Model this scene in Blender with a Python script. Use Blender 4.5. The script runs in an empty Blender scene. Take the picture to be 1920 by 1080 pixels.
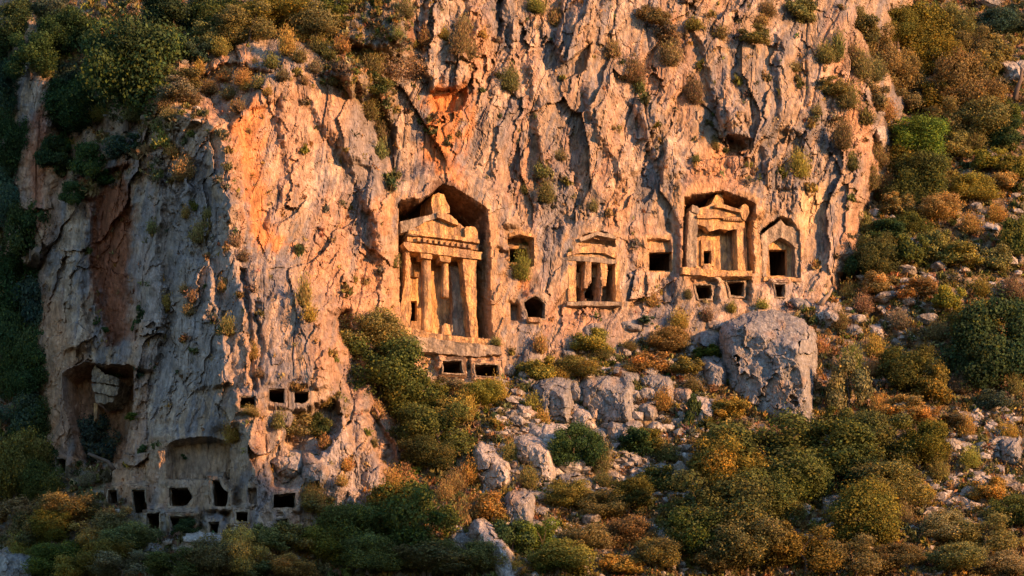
import bpy, bmesh, math, random
import numpy as np
from mathutils import Vector, noise as mnoise

# ------------------------------------------------------------------ camera, sky, sun, exposure
S = bpy.context.scene
COL = S.collection
PITCH = math.radians(18.0)
CAMP = np.array([0.0, -240.0, -78.0])
LENS = 118.0
FPX = LENS / 36.0 * 1920.0
cam_d = bpy.data.cameras.new('camera'); cam_d.lens = LENS; cam_d.sensor_width = 36.0
cam_d.clip_start = 1.0; cam_d.clip_end = 5000.0
cam = bpy.data.objects.new('camera', cam_d); COL.objects.link(cam)
cam.location = CAMP; cam.rotation_euler = (math.radians(90) + PITCH, 0, 0)
S.camera = cam

SUN_AZ = math.radians(60.0)      # to the right of the viewing direction, seen from the cliff
SUN_EL = math.radians(12.0)
sdir = Vector((math.sin(SUN_AZ) * math.cos(SUN_EL), -math.cos(SUN_AZ) * math.cos(SUN_EL), math.sin(SUN_EL)))
sun_d = bpy.data.lights.new('sun', 'SUN'); sun_d.energy = 5.0; sun_d.angle = math.radians(0.6)
sun_d.color = (1.0, 0.50, 0.205)
sun = bpy.data.objects.new('sun', sun_d); COL.objects.link(sun)
sun.rotation_euler = sdir.to_track_quat('Z', 'Y').to_euler()
W = bpy.data.worlds.new('World'); S.world = W; W.use_nodes = True
nt = W.node_tree; bg = nt.nodes['Background']
sky = nt.nodes.new('ShaderNodeTexSky'); sky.sky_type = 'NISHITA'; sky.sun_disc = False
sky.sun_elevation = SUN_EL; sky.sun_rotation = math.atan2(sdir.x, sdir.y)
sky.ozone_density = 3.4; sky.dust_density = .4; sky.air_density = 1.1
nt.links.new(sky.outputs['Color'], bg.inputs['Color']); bg.inputs['Strength'].default_value = 0.15
S.view_settings.view_transform = 'Standard'; S.view_settings.look = 'None'
S.view_settings.gamma = 1.0; S.view_settings.exposure = 1.06
try: S.view_settings.use_curve_mapping = False
except Exception: pass
S.cycles.max_bounces = 5; S.cycles.diffuse_bounces = 2; S.cycles.glossy_bounces = 1
S.cycles.transmission_bounces = 2; S.cycles.transparent_max_bounces = 4

# ------------------------------------------------------------------ pixels of the photograph <-> points in the place
def ray(px, py):
    a = (np.asarray(px, float) - 960.0) / FPX; b = (540.0 - np.asarray(py, float)) / FPX
    return np.stack([a, np.cos(PITCH) - b * np.sin(PITCH), np.sin(PITCH) + b * np.cos(PITCH)], -1)
def P(px, py, Y):
    d = ray(px, py); t = (np.asarray(Y, float) - CAMP[1]) / d[..., 1]
    return CAMP + d * t[..., None]
def project(p):
    q = np.asarray(p, float) - CAMP
    f = q[..., 1] * math.cos(PITCH) + q[..., 2] * math.sin(PITCH)
    u = -q[..., 1] * math.sin(PITCH) + q[..., 2] * math.cos(PITCH)
    return 960 + FPX * q[..., 0] / f, 540 - FPX * u / f
def plane_Y(px, py, p0, yaw, lean):
    """Y where the ray of each pixel meets a rock plane through pixel p0=(px,py,Y); yaw: facing right, lean: leaning back"""
    yw, ln = math.radians(yaw), math.radians(lean)
    Q = P(p0[0], p0[1], p0[2])
    n = np.array([math.sin(yw) * math.cos(ln), -math.cos(yw) * math.cos(ln), math.sin(ln)])
    d = ray(px, py); den = np.minimum(d @ n, -0.06)
    t = np.dot(n, Q - CAMP) / den
    return CAMP[1] + d[..., 1] * np.clip(t, 150, 420)

# ------------------------------------------------------------------ noise on arrays
def _hash(ix, iy, s):
    h = (ix.astype(np.int64) * 374761393 + iy.astype(np.int64) * 668265263 + s * 982451653) & 0xFFFFFFFF
    h = ((h ^ (h >> 13)) * 1274126177) & 0xFFFFFFFF
    return (h ^ (h >> 16)) & 0xFFFFFFFF
def perlin(x, y, s=0):
    ix = np.floor(x); iy = np.floor(y); fx = x - ix; fy = y - iy
    u = fx * fx * fx * (fx * (fx * 6 - 15) + 10); v = fy * fy * fy * (fy * (fy * 6 - 15) + 10)
    def g(dx, dy):
        a = _hash(ix + dx, iy + dy, s) * (2 * np.pi / 4294967296.0)
        return np.cos(a) * (fx - dx) + np.sin(a) * (fy - dy)
    a = g(0, 0); b = g(1, 0); c = g(0, 1); d = g(1, 1)
    return 1.5 * ((a + (b - a) * u) * (1 - v) + (c + (d - c) * u) * v)
def fbm(x, y, s=0, n=4, gain=0.5):
    r = 0; a = 1.0; f = 1.0
    for i in range(n):
        r = r + a * perlin(x * f + 17.3 * i, y * f - 9.1 * i, s + i); a *= gain; f *= 2.03
    return r
def ridged(x, y, s=0, n=4, gain=0.5):
    r = 0; a = 1.0; f = 1.0
    for i in range(n):
        r = r + a * (1 - 2 * np.abs(perlin(x * f + 5.7 * i, y * f + 3.3 * i, s + 40 + i))); a *= gain; f *= 2.1
    return r / 1.9
def facets(x, y, s=0, tilt=1.0):
    """cells of broken rock: every cell its own tilted plane. Returns (height, edge distance, cell random)"""
    ix = np.floor(x); iy = np.floor(y)
    d1 = np.full(x.shape, 9.0); d2 = np.full(x.shape, 9.0)
    h = np.zeros(x.shape); rr = np.zeros(x.shape)
    for dx in (-1, 0, 1):
        for dy in (-1, 0, 1):
            cx = ix + dx; cy = iy + dy
            r1 = _hash(cx, cy, s) / 4294967296.0; r2 = _hash(cx, cy, s + 7) / 4294967296.0
            r3 = _hash(cx, cy, s + 13) / 4294967296.0; r4 = _hash(cx, cy, s + 29) / 4294967296.0; r5 = _hash(cx, cy, s + 31) / 4294967296.0
            ex = x - cx - r1; ey = y - cy - r2; d = ex * ex + ey * ey
            hh = (r3 - .5) + tilt * ((r4 - .5) * 2 * ex + (r5 - .5) * 2 * ey)
            near = d < d1
            d2 = np.where(near, d1, np.minimum(d2, d)); h = np.where(near, hh, h); rr = np.where(near, r3, rr); d1 = np.where(near, d, d1)
    return h, np.sqrt(d2) - np.sqrt(d1), rr
def sdf(px, py, poly):
    p = np.asarray(poly, float); n = len(p); d = np.full(px.shape, 1e18); s = np.ones(px.shape)
    for i in range(n):
        a = p[i]; b = p[i - 1]; ex, ey = b - a; wx = px - a[0]; wy = py - a[1]
        t = np.clip((wx * ex + wy * ey) / (ex * ex + ey * ey + 1e-9), 0, 1)
        d = np.minimum(d, (wx - ex * t) ** 2 + (wy - ey * t) ** 2)
        c1 = py >= a[1]; c2 = py < b[1]; c3 = ex * wy > ey * wx
        s = np.where((c1 & c2 & c3) | (~c1 & ~c2 & ~c3), -s, s)
    return s * np.sqrt(d)
def smin(a, b, k):
    h = np.clip(0.5 + 0.5 * (b - a) / k, 0, 1)
    return b + (a - b) * h - k * h * (1 - h)
def sstep(a, b, x):
    t = np.clip((x - a) / (b - a), 0, 1); return t * t * (3 - 2 * t)

# ------------------------------------------------------------------ the mountainside as one relief
STEP = 2.0
gx = np.arange(-190, 2112, STEP); gy = np.arange(-130, 1214, STEP)
PX, PY = np.meshgrid(gx, gy); NY, NX = PX.shape
X = PX / 25.0; Z = PY / 25.0
wx = PX + 9 * fbm(X * .35, Z * .35, 5, 4) + 3 * fbm(X * 1.7, Z * 1.7, 8, 3)
wy = PY + 9 * fbm(X * .35, Z * .35, 6, 4) + 3 * fbm(X * 1.7, Z * 1.7, 9, 3)

class Mass:
    def __init__(s, name, poly, p0, yaw, lean, k=3.0, w=7.0, kind='rock'):
        s.name, s.poly, s.p0, s.yaw, s.lean, s.k, s.w, s.kind = name, poly, p0, yaw, lean, k, w, kind
    def Y(s):
        base = plane_Y(PX, PY, s.p0, s.yaw, s.lean)
        if s.poly is None: return base
        d = sdf(wx, wy, s.poly) / s.w
        return base + s.k * s.w / 25.0 * np.where(d > 30, d, np.log1p(np.exp(np.minimum(d, 30))))
masses = [
 Mass('cliff', [(640,-400),(1570,-400),(1598,0),(1622,110),(1640,190),(1622,260),(1618,350),(1595,450),(1560,520),(1560,800),(540,800),(630,560),(690,300),(650,120)], (830,640,0), 22, 4, 4.0),
 Mass('lit_wall', [(415,225),(455,165),(560,112),(640,115),(680,180),(705,300),(745,420),(765,560),(770,660),(660,660),(600,640),(560,560),(430,500)], (440,350,-12.5), 40, 9, 2.2, 8),
 Mass('buttress', [(247,305),(292,282),(320,250),(350,213),(385,212),(412,235),(432,330),(446,480),(470,560),(480,800),(520,1200),(225,1200),(238,700),(250,480)], (430,600,-15.4), -38, 7, 3.2, 7),
 Mass('lower_buttress', [(425,470),(500,500),(562,560),(598,618),(622,735),(650,900),(660,1200),(430,1200)], (500,650,-15.6), 4, 9, 3.0, 8),
 Mass('left_cliff', [(92,385),(125,345),(195,335),(262,300),(270,1200),(100,1200),(100,880),(78,740),(70,640),(92,540)], (245,600,-6.5), -34, 0, 3.0, 8),
 Mass('shelf', [(140,60),(300,60),(640,60),(660,140),(560,140),(470,170),(420,240),(340,225),(300,290),(200,345),(120,350),(100,300),(60,200)], (230,330,-6.0), -30, 42, 4.0, 6, 'soil'),
 Mass('rocky_shelf', [(340,222),(385,212),(425,238),(468,180),(560,132),(640,125),(715,60),(620,-60),(400,-60),(335,60),(322,180)], (420,232,-11.6), 14, 42, 2.2, 7, 'mixed'),
 Mass('upper_slope', [(40,-400),(760,-400),(730,60),(640,90),(560,100),(150,120),(60,120)], (400,95,-2.0), -12, 32, 3.0, 8, 'soil'),
 Mass('right_slope', [(1612,-400),(2500,-400),(2500,900),(1700,640),(1610,520),(1625,420),(1650,300),(1660,240),(1712,190),(1700,90),(1640,-10)], (1660,300,22.5), 6, 33, 3.0, 8, 'soil'),
 Mass('left_fin', [(55,40),(75,60),(85,150),(80,240),(95,330),(105,470),(60,470),(50,330),(60,200)], (70,200,-1), -10, 4, 2.6, 6),
 Mass('crag', [(618,765),(650,742),(672,785),(700,850),(738,945),(700,960),(555,955),(560,890),(622,850)], (650,900,-14.5), 12, 16, 2.6, 6),
 Mass('ledge', [(640,655),(760,640),(900,640),(1010,600),(1165,590),(1300,565),(1530,560),(1530,600),(1200,640),(960,700),(820,760),(760,760)], (900,660,-.8), 20, 20, 2.2, 6),
]
print('grid', NX, NY)
G1 = plane_Y(PX, PY, (900,700,-.5), 10, 41); G2 = plane_Y(PX, PY, (200,985,-12.5), -32, 40)
ground = np.maximum(G1, G2) + 1.1 * fbm(X * .12, Z * .16, 21, 4)
gully = plane_Y(PX, PY, (40,500,3.0), 10, 14) + 1.5 * fbm(X * .2, Z * .15, 23, 3)
back = np.where(PX < 900, gully, 1e3)
Y = smin(ground, back, 2.0)
soil = np.ones(PX.shape); win = np.zeros(PX.shape, int) - 1
Ym = {}
for i, m in enumerate(masses):
    ym = m.Y(); Ym[m.name] = ym
    k = 0.5 if m.kind == 'rock' else 1.0
    w_ = sstep(0.5, -0.5, ym - Y)
    soil = soil * (1 - w_) + w_ * {'rock': 0.0, 'mixed': .42, 'soil': .75}[m.kind]
    win = np.where(ym < Y, i, win)
    Y = smin(Y, ym, k)
Y0 = Y.copy()
rock = 1 - soil
# fluting, ledges, fractures
q1 = fbm(X * .11, Z * .09, 31, 4); q2 = fbm(X * .11 + 40, Z * .09, 33, 4)
vx = X + .6 * q1 + 0.20 * Z + .08 * fbm(X * .9, Z * .5, 35, 3); vz = Z + 2.0 * q2        # flutes lean a little
flute = ridged(vx * .30, vz * .065, 50, 4, .5)
flute2 = ridged(vx * .95 + q1, vz * .22, 57, 3, .55)
joint = sstep(.035, 0, np.abs(perlin(vx * .33 + .15 * q2, vz * .045, 55))) + .6 * sstep(.04, 0, np.abs(perlin(vx * .8 + .2 * q1, vz * .10 + 3, 56)))
flute3 = ridged(vx * 2.4 + .6 * q2, vz * .5, 59, 3, .6)
bulge = fbm(X * .13 + .04 * Z, Z * .10, 87, 3)
jx = .22 * fbm(X * .8, Z * .8, 64, 3, .6); jz = .22 * fbm(X * .8, Z * .8, 66, 3, .6)
f1, e1, r1 = facets(vx * .26 + .5 * q2, vz * .13 + .4 * q1, 61, 1.5)
f2, e2, r2 = facets(vx * .75 + jx, vz * .28 + jz, 67, 2.2)
f3, e3, r3 = facets(vx * 1.7 + jx * 1.3, Z * .7 + jz * 1.3, 71, 2.0)
f4, e4, r4 = facets(X * 4.0 + jz * 2, Z * 3.0 + jx * 2, 73, 2.0)
rough = sstep(-.35, .75, fbm(X * .17, Z * .11, 75, 4)) ** 1.3
rel = (.32 * joint - .42 * flute - 0.22 * flute2 * (.5 + rough) - .09 * flute3 * (.2 + 1.1 * rough) - 1.1 * bulge + 1.05 * f1 + .50 * f2 * (.6 + .7 * rough) + .24 * f3 * (.2 + 1.0 * rough) + .07 * f4 * (.1 + rough)
       + .10 * fbm(X * 1.6, Z * 1.0, 81, 4, .55) + .05 * fbm(X * 5, Z * 3, 82, 2) * (.3 + rough)
       + .16 * sstep(.05, 0, e1) * sstep(0, .5, q1) + .16 * sstep(.05, 0, e2) * (.3 + rough) + .06 * sstep(.08, 0, e3) * rough)
grel = .35 * fbm(X * .5, Z * .7, 83, 5, .6) + .5 * f2 * sstep(.1, .7, fbm(X * .25, Z * .3, 84, 2)) + .25 * f3 * sstep(.0, .6, fbm(X * .3, Z * .4, 85, 3))
amp = np.ones(PX.shape)
for nm, a_ in (('cliff', .66), ('buttress', .62), ('lower_buttress', .6), ('lit_wall', .5), ('left_cliff', .6), ('crag', .6), ('ledge', .4), ('left_fin', .6)):
    idx = [m.name for m in masses].index(nm); amp = np.where(win == idx, a_, amp)
def blur(a, n):
    for _ in range(n):
        a[1:-1] = (a[:-2] + a[1:-1] * 2 + a[2:]) / 4; a[:, 1:-1] = (a[:, :-2] + a[:, 1:-1] * 2 + a[:, 2:]) / 4
    return a
amp = blur(amp, 12); rockb = blur(rock.copy(), 6)
Y = Y + rockb * amp * rel + (1 - rockb) * grel
def bump(poly, h, w=8.0, tilt=0.0):
    """a rib (h>0) or hollow (h<0) of the rock with the outline poly"""
    global Y
    d = sdf(wx, wy, poly); cx = sum(q[0] for q in poly) / len(poly)
    Y = Y - (h + tilt * (PX - cx) / 25.0) * sstep(w * .4, -w, d)
bump([(345,215),(385,208),(428,248),(442,330),(430,430),(405,400),(385,310),(330,285)], 1.1, 9, .25)
bump([(436,245),(472,172),(520,130),(430,120),(345,150),(335,195),(385,205),(420,228)], -1.6, 10)
bump([(250,298),(292,284),(306,330),(302,480),(310,640),(290,700),(245,700),(240,520)], 1.0, 9, .2)
bump([(170,335),(246,312),(250,560),(238,650),(200,650),(172,500)], -2.0, 12)
bump([(125,350),(165,340),(160,500),(170,660),(120,660),(118,480)], .8, 10)
bump([(485,560),(560,556),(606,625),(622,728),(545,738),(490,732)], .9, 8)
bump([(455,500),(470,500),(480,735),(464,738)], -1.0, 7)
bump([(330,470),(395,480),(420,600),(440,720),(350,735),(320,600)], .7, 12, .15)
bump([(606,250),(655,300),(700,400),(736,555),(660,560),(625,420)], -.9, 14, -.15)
bump([(800,-10),(868,-10),(886,150),(850,172),(806,182),(790,100)], 1.3, 8)
bump([(1050,-10),(1120,-10),(1114,80),(1062,120),(1040,100)], 1.0, 8)
bump([(1180,190),(1226,180),(1290,330),(1238,345)], .9, 12)
bump([(1090,160),(1130,150),(1200,330),(1160,350)], .8, 12)
bump([(985,120),(1020,110),(1060,330),(1020,350)], .7, 12)
bump([(1300,60),(1350,60),(1400,230),(1345,240)], .8, 12)
bump([(1360,200),(1395,205),(1410,268),(1366,250)], 1.0, 7)
bump([(1450,60),(1480,70),(1500,250),(1460,240)], .8, 12)
bump([(1430,270),(1480,270),(1500,350),(1440,350)], .6, 12)
bump([(728,28),(770,26),(778,76),(734,82)], 1.0, 6)
bump([(648,70),(690,80),(745,290),(712,305),(662,200)], -1.7, 12)
bump([(600,575),(655,580),(690,700),(665,760),(618,745)], -2.6, 20)
bump([(545,775),(622,748),(640,775),(612,850),(565,885),(535,830)], -2.6, 12)
bump([(675,770),(700,760),(760,900),(745,950),(705,850)], -2.0, 10)
bump([(540,120),(600,110),(700,310),(650,300),(580,200)], .7, 14, .1)
bump([(455,200),(520,180),(540,330),(500,440),(460,400)], -.8, 12)
bump([(930,-10),(946,-10),(940,80),(926,70)], -1.2, 7)
bump([(690,250),(735,330),(745,480),(715,560),(690,420)], .7, 12)

# ------------------------------------------------------------------ carved niches: facade frames
class Facade:
    """a vertical working plane in the rock: u to the right along the wall, w into the rock"""
    def __init__(s, px, py, Y, yaw):
        s.yaw = math.radians(yaw); s.o = P(px, py, Y)
        s.n = np.array([math.sin(s.yaw), -math.cos(s.yaw), 0.0]); s.e = -s.n
    def hit(s, px, py, w=0.0):
        d = ray(px, py); t = (np.dot(s.n, s.o + s.e * w - CAMP)) / (d @ s.n)
        return CAMP + d * t[..., None]
    def shifted(s, poly, w0, w1):
        q = s.hit(np.array([p[0] for p in poly]), np.array([p[1] for p in poly]), w0) + s.e * (w1 - w0)
        a, b = project(q); return list(zip(a, b))
def box_slice(poly, m):
    xs = [p[0] for p in poly]; ys = [p[1] for p in poly]
    i0 = max(0, int((min(ys) - m - gy[0]) / STEP)); i1 = min(NY, int((max(ys) + m - gy[0]) / STEP) + 2)
    j0 = max(0, int((min(xs) - m - gx[0]) / STEP)); j1 = min(NX, int((max(xs) + m - gx[0]) / STEP) + 2)
    return slice(i0, i1), slice(j0, j1)
wob = 1.6 * fbm(X * 1.8, Z * 1.8, 91, 3)
def flatten(F, poly, feather, w=0.0, rough_=.12):
    sl = box_slice(poly, feather + 4); d = sdf(PX[sl], PY[sl], poly) + 2 * wob[sl]
    a = sstep(feather, 0, d)
    tgt = F.hit(PX[sl], PY[sl], w)[..., 1] + rough_ * (rel[sl] * .5)
    Y[sl] = Y[sl] * (1 - a) + tgt * a
carved = np.zeros(PX.shape)
def carve(F, poly, w0, w1, back_rough=.10, n=18):
    sl = box_slice(poly, 30); px, py = PX[sl], PY[sl]
    dep = np.zeros(px.shape); alive = np.ones(px.shape, bool); prev = None
    for i in range(n + 1):
        t = i / n; dd = sdf(px, py, F.shifted(poly, w0, w0 + (w1 - w0) * t)) + wob[sl]
        if prev is None:
            alive = dd < 0
        else:
            ins = dd < 0; cut = alive & ~ins
            fr = np.clip(prev / (prev - dd + 1e-9), 0, 1)
            dep = np.where(alive & ins, t, np.where(cut, (i - 1 + fr) / n, dep)); alive = alive & ins
        prev = dd
    m = (sdf(px, py, poly) + wob[sl]) < 0
    nz = back_rough * (rel[sl] * .4 + .8 * fbm(X[sl] * 1.2, Z[sl] * .5, 95, 3))
    tgt = F.hit(px, py, w0)[..., 1]
    tgt = tgt + dep * (w1 - w0) * math.cos(F.yaw) / 1.0 + nz * dep
    # exact: ray meets plane at w0+dep*(w1-w0)
    d = ray(px, py); t_ = (np.einsum('...i,i->...', (F.o[None, None] + F.e[None, None] * (w0 + dep * (w1 - w0))[..., None] - CAMP), F.n)) / (d @ F.n)
    tgt = CAMP[1] + d[..., 1] * t_ + nz * np.minimum(dep * 3, 1)
    Y[sl] = np.where(m, np.where(carved[sl] > .5, np.maximum(tgt, Y[sl]), tgt), Y[sl])
    carved[sl] = np.where(m, 1.0, carved[sl])
cuts = []     # openings where the rock is cut through into a chamber
def Y_at(px, py, A=None):
    A = Y if A is None else A
    fx = np.clip((np.asarray(px, float) - gx[0]) / STEP, 0, NX - 1.001); fy = np.clip((np.asarray(py, float) - gy[0]) / STEP, 0, NY - 1.001)
    i = fy.astype(int); j = fx.astype(int); a = fx - j; b = fy - i
    return (A[i, j] * (1 - a) + A[i, j + 1] * a) * (1 - b) + (A[i + 1, j] * (1 - a) + A[i + 1, j + 1] * a) * b
Ybase = blur(Y.copy(), 40)
def F_at(px, py, yaw, dy=0.0): return Facade(px, py, float(Y_at(px, py, Ybase)) + dy, yaw)

# --- the big temple tomb
FB = F_at(850, 640, 21, -.6)
flatten(FB, [(742,350),(800,330),(850,325),(930,375),(952,430),(950,640),(960,700),(770,690),(745,640)], 34, 0.0, .35)
NB = [(746,384),(752,374),(790,372),(811,362),(831,343),(850,350),(880,368),(906,385),(915,394),(918,430),(920,480),(920,560),(925,634),(752,634),(750,560),(748,470)]
carve(FB, NB, 0.0, 3.6)
carve(FB, [(748,384),(752,374),(790,372),(811,362),(831,343),(850,350),(880,368),(904,386),(913,400),(914,440),(748,430)], 0.0, 6.5)
# --- the second temple tomb
FT = F_at(1350, 516, 21, -.4)
flatten(FT, [(1275,350),(1350,345),(1420,368),(1430,420),(1430,560),(1275,560)], 26, 0.0, .3)
NT = [(1284,369),(1300,366),(1340,360),(1356,357),(1380,366),(1408,377),(1418,384),(1420,430),(1424,480),(1426,512),(1280,508),(1281,440)]
carve(FT, NT, 0.0, 3.0)
carve(FT, [(1285,371),(1300,366),(1340,360),(1356,357),(1380,366),(1408,377),(1417,385),(1418,405),(1284,402)], 0.0, 5.5)
# --- middle tomb with two pillars
FM = F_at(1112, 560, 21, -.2)
flatten(FM, [(1060,430),(1105,425),(1160,440),(1168,565),(1060,565)], 18, 0.0, .25)
carve(FM, [(1090,440),(1118,434),(1130,433),(1154,443),(1155,462),(1085,462)], 0.0, .8)
carve(FM, [(1078,488),(1099,488),(1099,566),(1078,566)], 0.0, 2.2)
carve(FM, [(1109,490),(1126,490),(1126,566),(1099,566),(1099,534),(1109,534)], 0.0, 2.2)
carve(FM, [(1139,493),(1156,493),(1156,566),(1126,566),(1130,540),(1139,520)], 0.0, 2.2)
# --- arched-gable tomb on the right
FR = F_at(1460, 520, 21, -.2)
flatten(FR, [(1420,420),(1440,408),(1470,402),(1500,420),(1505,530),(1425,530)], 16, 0.0, .25)
carve(FR, [(1427,436),(1430,429),(1452,412),(1464,404),(1484,410),(1493,424),(1480,440),(1440,444)], 0.0, 4.0)
NR = [(1424,438),(1428,430),(1452,412),(1464,404),(1484,410),(1493,424),(1500,432),(1503,470),(1502,520),(1430,520),(1428,470)]
carve(FR, NR, 0.0, 1.5)
# --- plain sunk panels above / beside openings
FN = F_at(970, 470, 21, -.1); flatten(FN, [(948,432),(1005,432),(1005,520),(948,520)], 14, 0.0, .25)
carve(FN, [(952,447),(960,440),(975,436),(992,440),(1001,447),(1002,500),(956,500),(953,464)], 0.0, 1.3)
FS = F_at(1238, 490, 21, -.1); flatten(FS, [(1210,442),(1265,442),(1265,512),(1210,512)], 12, 0.0, .25)
carve(FS, [(1214,448),(1259,448),(1261,509),(1216,509)], 0.0, .6)
for (a, b, c, d, dp) in ((957,568,976,601,.8), (937,468,956,482,.6), (465,915,481,944,.8), (368,914,379,930,.8), (868,658,881,674,.7), (420,380,420,380,0)):
    if dp:
        F_ = F_at((a + c) / 2, d, 20 if a > 700 else -8, -.1); pl = [(a, b), (c, b), (c, d), (a, d)]
        flatten(F_, pl, 8, 0, .2); carve(F_, pl, 0, dp)
# --- overhang cave with the hanging block (left) and the shallow alcove
FC = F_at(180, 800, -14, -.3)
carve(FC, [(114,701),(128,690),(150,681),(160,677),(200,684),(238,683),(252,690),(250,760),(236,840),(222,868),(160,872),(140,850),(132,800),(118,760)], 0.0, 3.4, .35)
FA = F_at(370, 900, -14, .5)
flatten(FA, [(300,820),(440,815),(440,960),(300,960)], 26, 0, .35)
carve(FA, [(309,838),(318,828),(350,822),(382,818),(410,822),(432,830),(430,900),(312,898)], 0.0, 1.5, .25)
# overhang pockets higher up the sunlit cliff
FO = F_at(840, 210, 18, 0.2); carve(FO, [(812,181),(830,176),(850,172),(864,165),(878,160),(876,186),(866,206),(840,212),(818,206)], 0.0, .9, .5)
FO2 = F_at(1070, 130, 18, 0.0); carve(FO2, [(1044,128),(1060,118),(1092,92),(1112,78),(1100,130),(1060,150)], 0.0, .9, .4)
FO3 = F_at(1370, 290, 18, 0.0); carve(FO3, [(1364,250),(1392,262),(1404,276),(1380,286),(1368,285)], 0.0, 1.0, .3)

# --- simple chambers: mouth outline in the rock, hollow behind
def rect(a, b, c, d): return [(a, b), (c, b), (c, d), (a, d)]
CH = [  # name, mouth, yaw, depth, surround?, label
 ('rock_tomb', [(955,466),(990,466),(990,492),(956,492)], FN, 1.0, 4.0, 0, 'square tomb mouth under a gabled recess, a green bush growing at its sill'),
 ('rock_tomb', [(982,566),(990,561),(1003,555),(1014,560),(1022,567),(1021,597),(990,597)], None, 0, 4.5, 1, 'house-shaped pointed tomb mouth below the green bush, flat slab at its sill'),
 ('rock_tomb', rect(1217,473,1259,508), FS, .6, 4.5, 0, 'wide square tomb mouth between the pillared tomb and the smaller temple tomb'),
 ('rock_tomb', [(1303,535),(1334,535),(1336,545),(1333,560),(1309,560)], None, 0, 3.5, 1, 'low tomb hole under the smaller temple tomb, nearer the square wide mouth'),
 ('rock_tomb', [(1364,529),(1396,529),(1395,556),(1370,553)], None, 0, 3.5, 1, 'low tomb hole under the right pillar of the smaller temple tomb'),
 ('rock_tomb', [(1453,533),(1472,533),(1471,557),(1456,556)], None, 0, 3.0, 1, 'small upright tomb hole directly under the arched-gable tomb'),
 ('rock_tomb', [(830,677),(866,677),(869,700),(831,699)], None, 0, 3.5, 1, 'low wide tomb hole under the middle of the great temple tomb'),
 ('rock_tomb', [(891,684),(934,683),(936,706),(892,704)], None, 0, 3.5, 1, 'low wide tomb hole under the right end of the great temple tomb'),
 ('rock_tomb', [(450,744),(478,744),(478,766),(451,765)], None, 0, 3.0, 1, 'tomb hole with a lit lintel, first of three in the row on the buttress'),
 ('rock_tomb', [(504,730),(533,729),(534,756),(514,755),(505,750)], None, 0, 3.5, 1, 'middle tomb hole of three in the row on the buttress'),
 ('rock_tomb', [(552,733),(578,733),(578,752),(566,757),(553,755)], None, 0, 3.0, 1, 'tomb hole beside an ochre bush, last of three in the row on the buttress'),
 ('rock_tomb', [(106,861),(116,859),(124,862),(123,884),(108,890)], None, 0, 3.0, 1, 'small doorway below the overhang cave at the dark wooded gully'),
 ('rock_tomb', [(203,919),(220,918),(220,944),(203,945)], None, 0, 3.0, 1, 'small square tomb hole left of the tall tomb doorway in the shaded foot'),
 ('rock_tomb', [(247,918),(272,918),(276,961),(250,962)], None, 0, 3.5, 1, 'tall tomb doorway in the shaded cliff foot, under a sloping crack'),
 ('rock_tomb', [(275,963),(299,961),(299,992),(274,992)], None, 0, 3.0, 1, 'broken tomb hole low beside the pale pillar of rock'),
 ('rock_tomb', [(317,915),(352,915),(360,928),(360,934),(349,948),(319,948)], None, 0, 4.0, 1, 'wide black tomb mouth under the shallow alcove'),
 ('rock_tomb', [(397,900),(411,900),(415,912),(427,922),(427,938),(424,949),(400,949)], None, 0, 4.0, 1, 'tall jagged tomb mouth under the right end of the alcove'),
 ('rock_tomb', [(317,968),(365,968),(362,985),(345,1003),(322,998)], None, 0, 3.5, 1, 'wide tomb mouth half hidden by a bush, lowest under the alcove'),
 ('rock_tomb', [(391,979),(411,978),(409,1000),(392,1000)], None, 0, 3.0, 1, 'small square tomb hole lowest below the jagged tomb mouth'),
 ('rock_tomb', [(443,959),(465,959),(464,978),(444,978)], None, 0, 3.0, 1, 'small tomb hole with a worn sill between jagged mouth and wide low mouth'),
 ('rock_tomb', [(513,927),(553,925),(552,951),(512,952)], None, 0, 4.0, 1, 'wide low tomb mouth near the grey crag'),
 ('rock_tomb', [(518,974),(541,973),(539,988),(524,990)], None, 0, 2.5, 1, 'small broken hole low beneath the wide mouth near the grey crag'),
]
ch_frames = []
def expand(poly, k):
    c = np.mean(np.array(poly), 0); out = []
    for i in range(len(poly)):
        a = np.array(poly[i - 1], float); b = np.array(poly[i], float); c2 = np.array(poly[(i + 1) % len(poly)], float)
        n1 = np.array([(b - a)[1], -(b - a)[0]]); n1 /= np.linalg.norm(n1) + 1e-9
        n2 = np.array([(c2 - b)[1], -(c2 - b)[0]]); n2 /= np.linalg.norm(n2) + 1e-9
        n = n1 + n2; n /= np.linalg.norm(n) + 1e-9
        n = n / max(.6, float(n @ n1))
        if n @ (b - c) < 0 and abs(n @ (b - c)) > 3: n = -n
        out.append(tuple(b + n * k))
    return out
for (nm, poly, F, w0, dep, fr, lab) in CH:
    if F is None:
        cx = sum(p[0] for p in poly) / len(poly); by = max(p[1] for p in poly)
        yaw = 20 if cx > 700 else (-18 if cx < 235 else (-10 if cx < 440 else 4))
        F = F_at(cx, by, yaw, -.25); flatten(F, expand(poly, 5), 12, 0, .25)
    ch_frames.append(F); cuts.append(expand(F.shifted(poly, 0, 0) if False else poly, 1.0))
# doorways inside the temple tombs (cut at the back wall)
DB = [(768,564),(781,564),(782,602),(769,602)]; cuts.append(expand(DB, 1))
DT = [(1319,470),(1334,470),(1334,494),(1320,495)]; cuts.append(expand(DT, 1))
DM = [(1095,546),(1101,543),(1109,545),(1111,562),(1097,558)]; cuts.append(expand(DM, 1))
DR = [(1441,468),(1476,468),(1476,517),(1444,517)]; cuts.append(expand(DR, 1))

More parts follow.
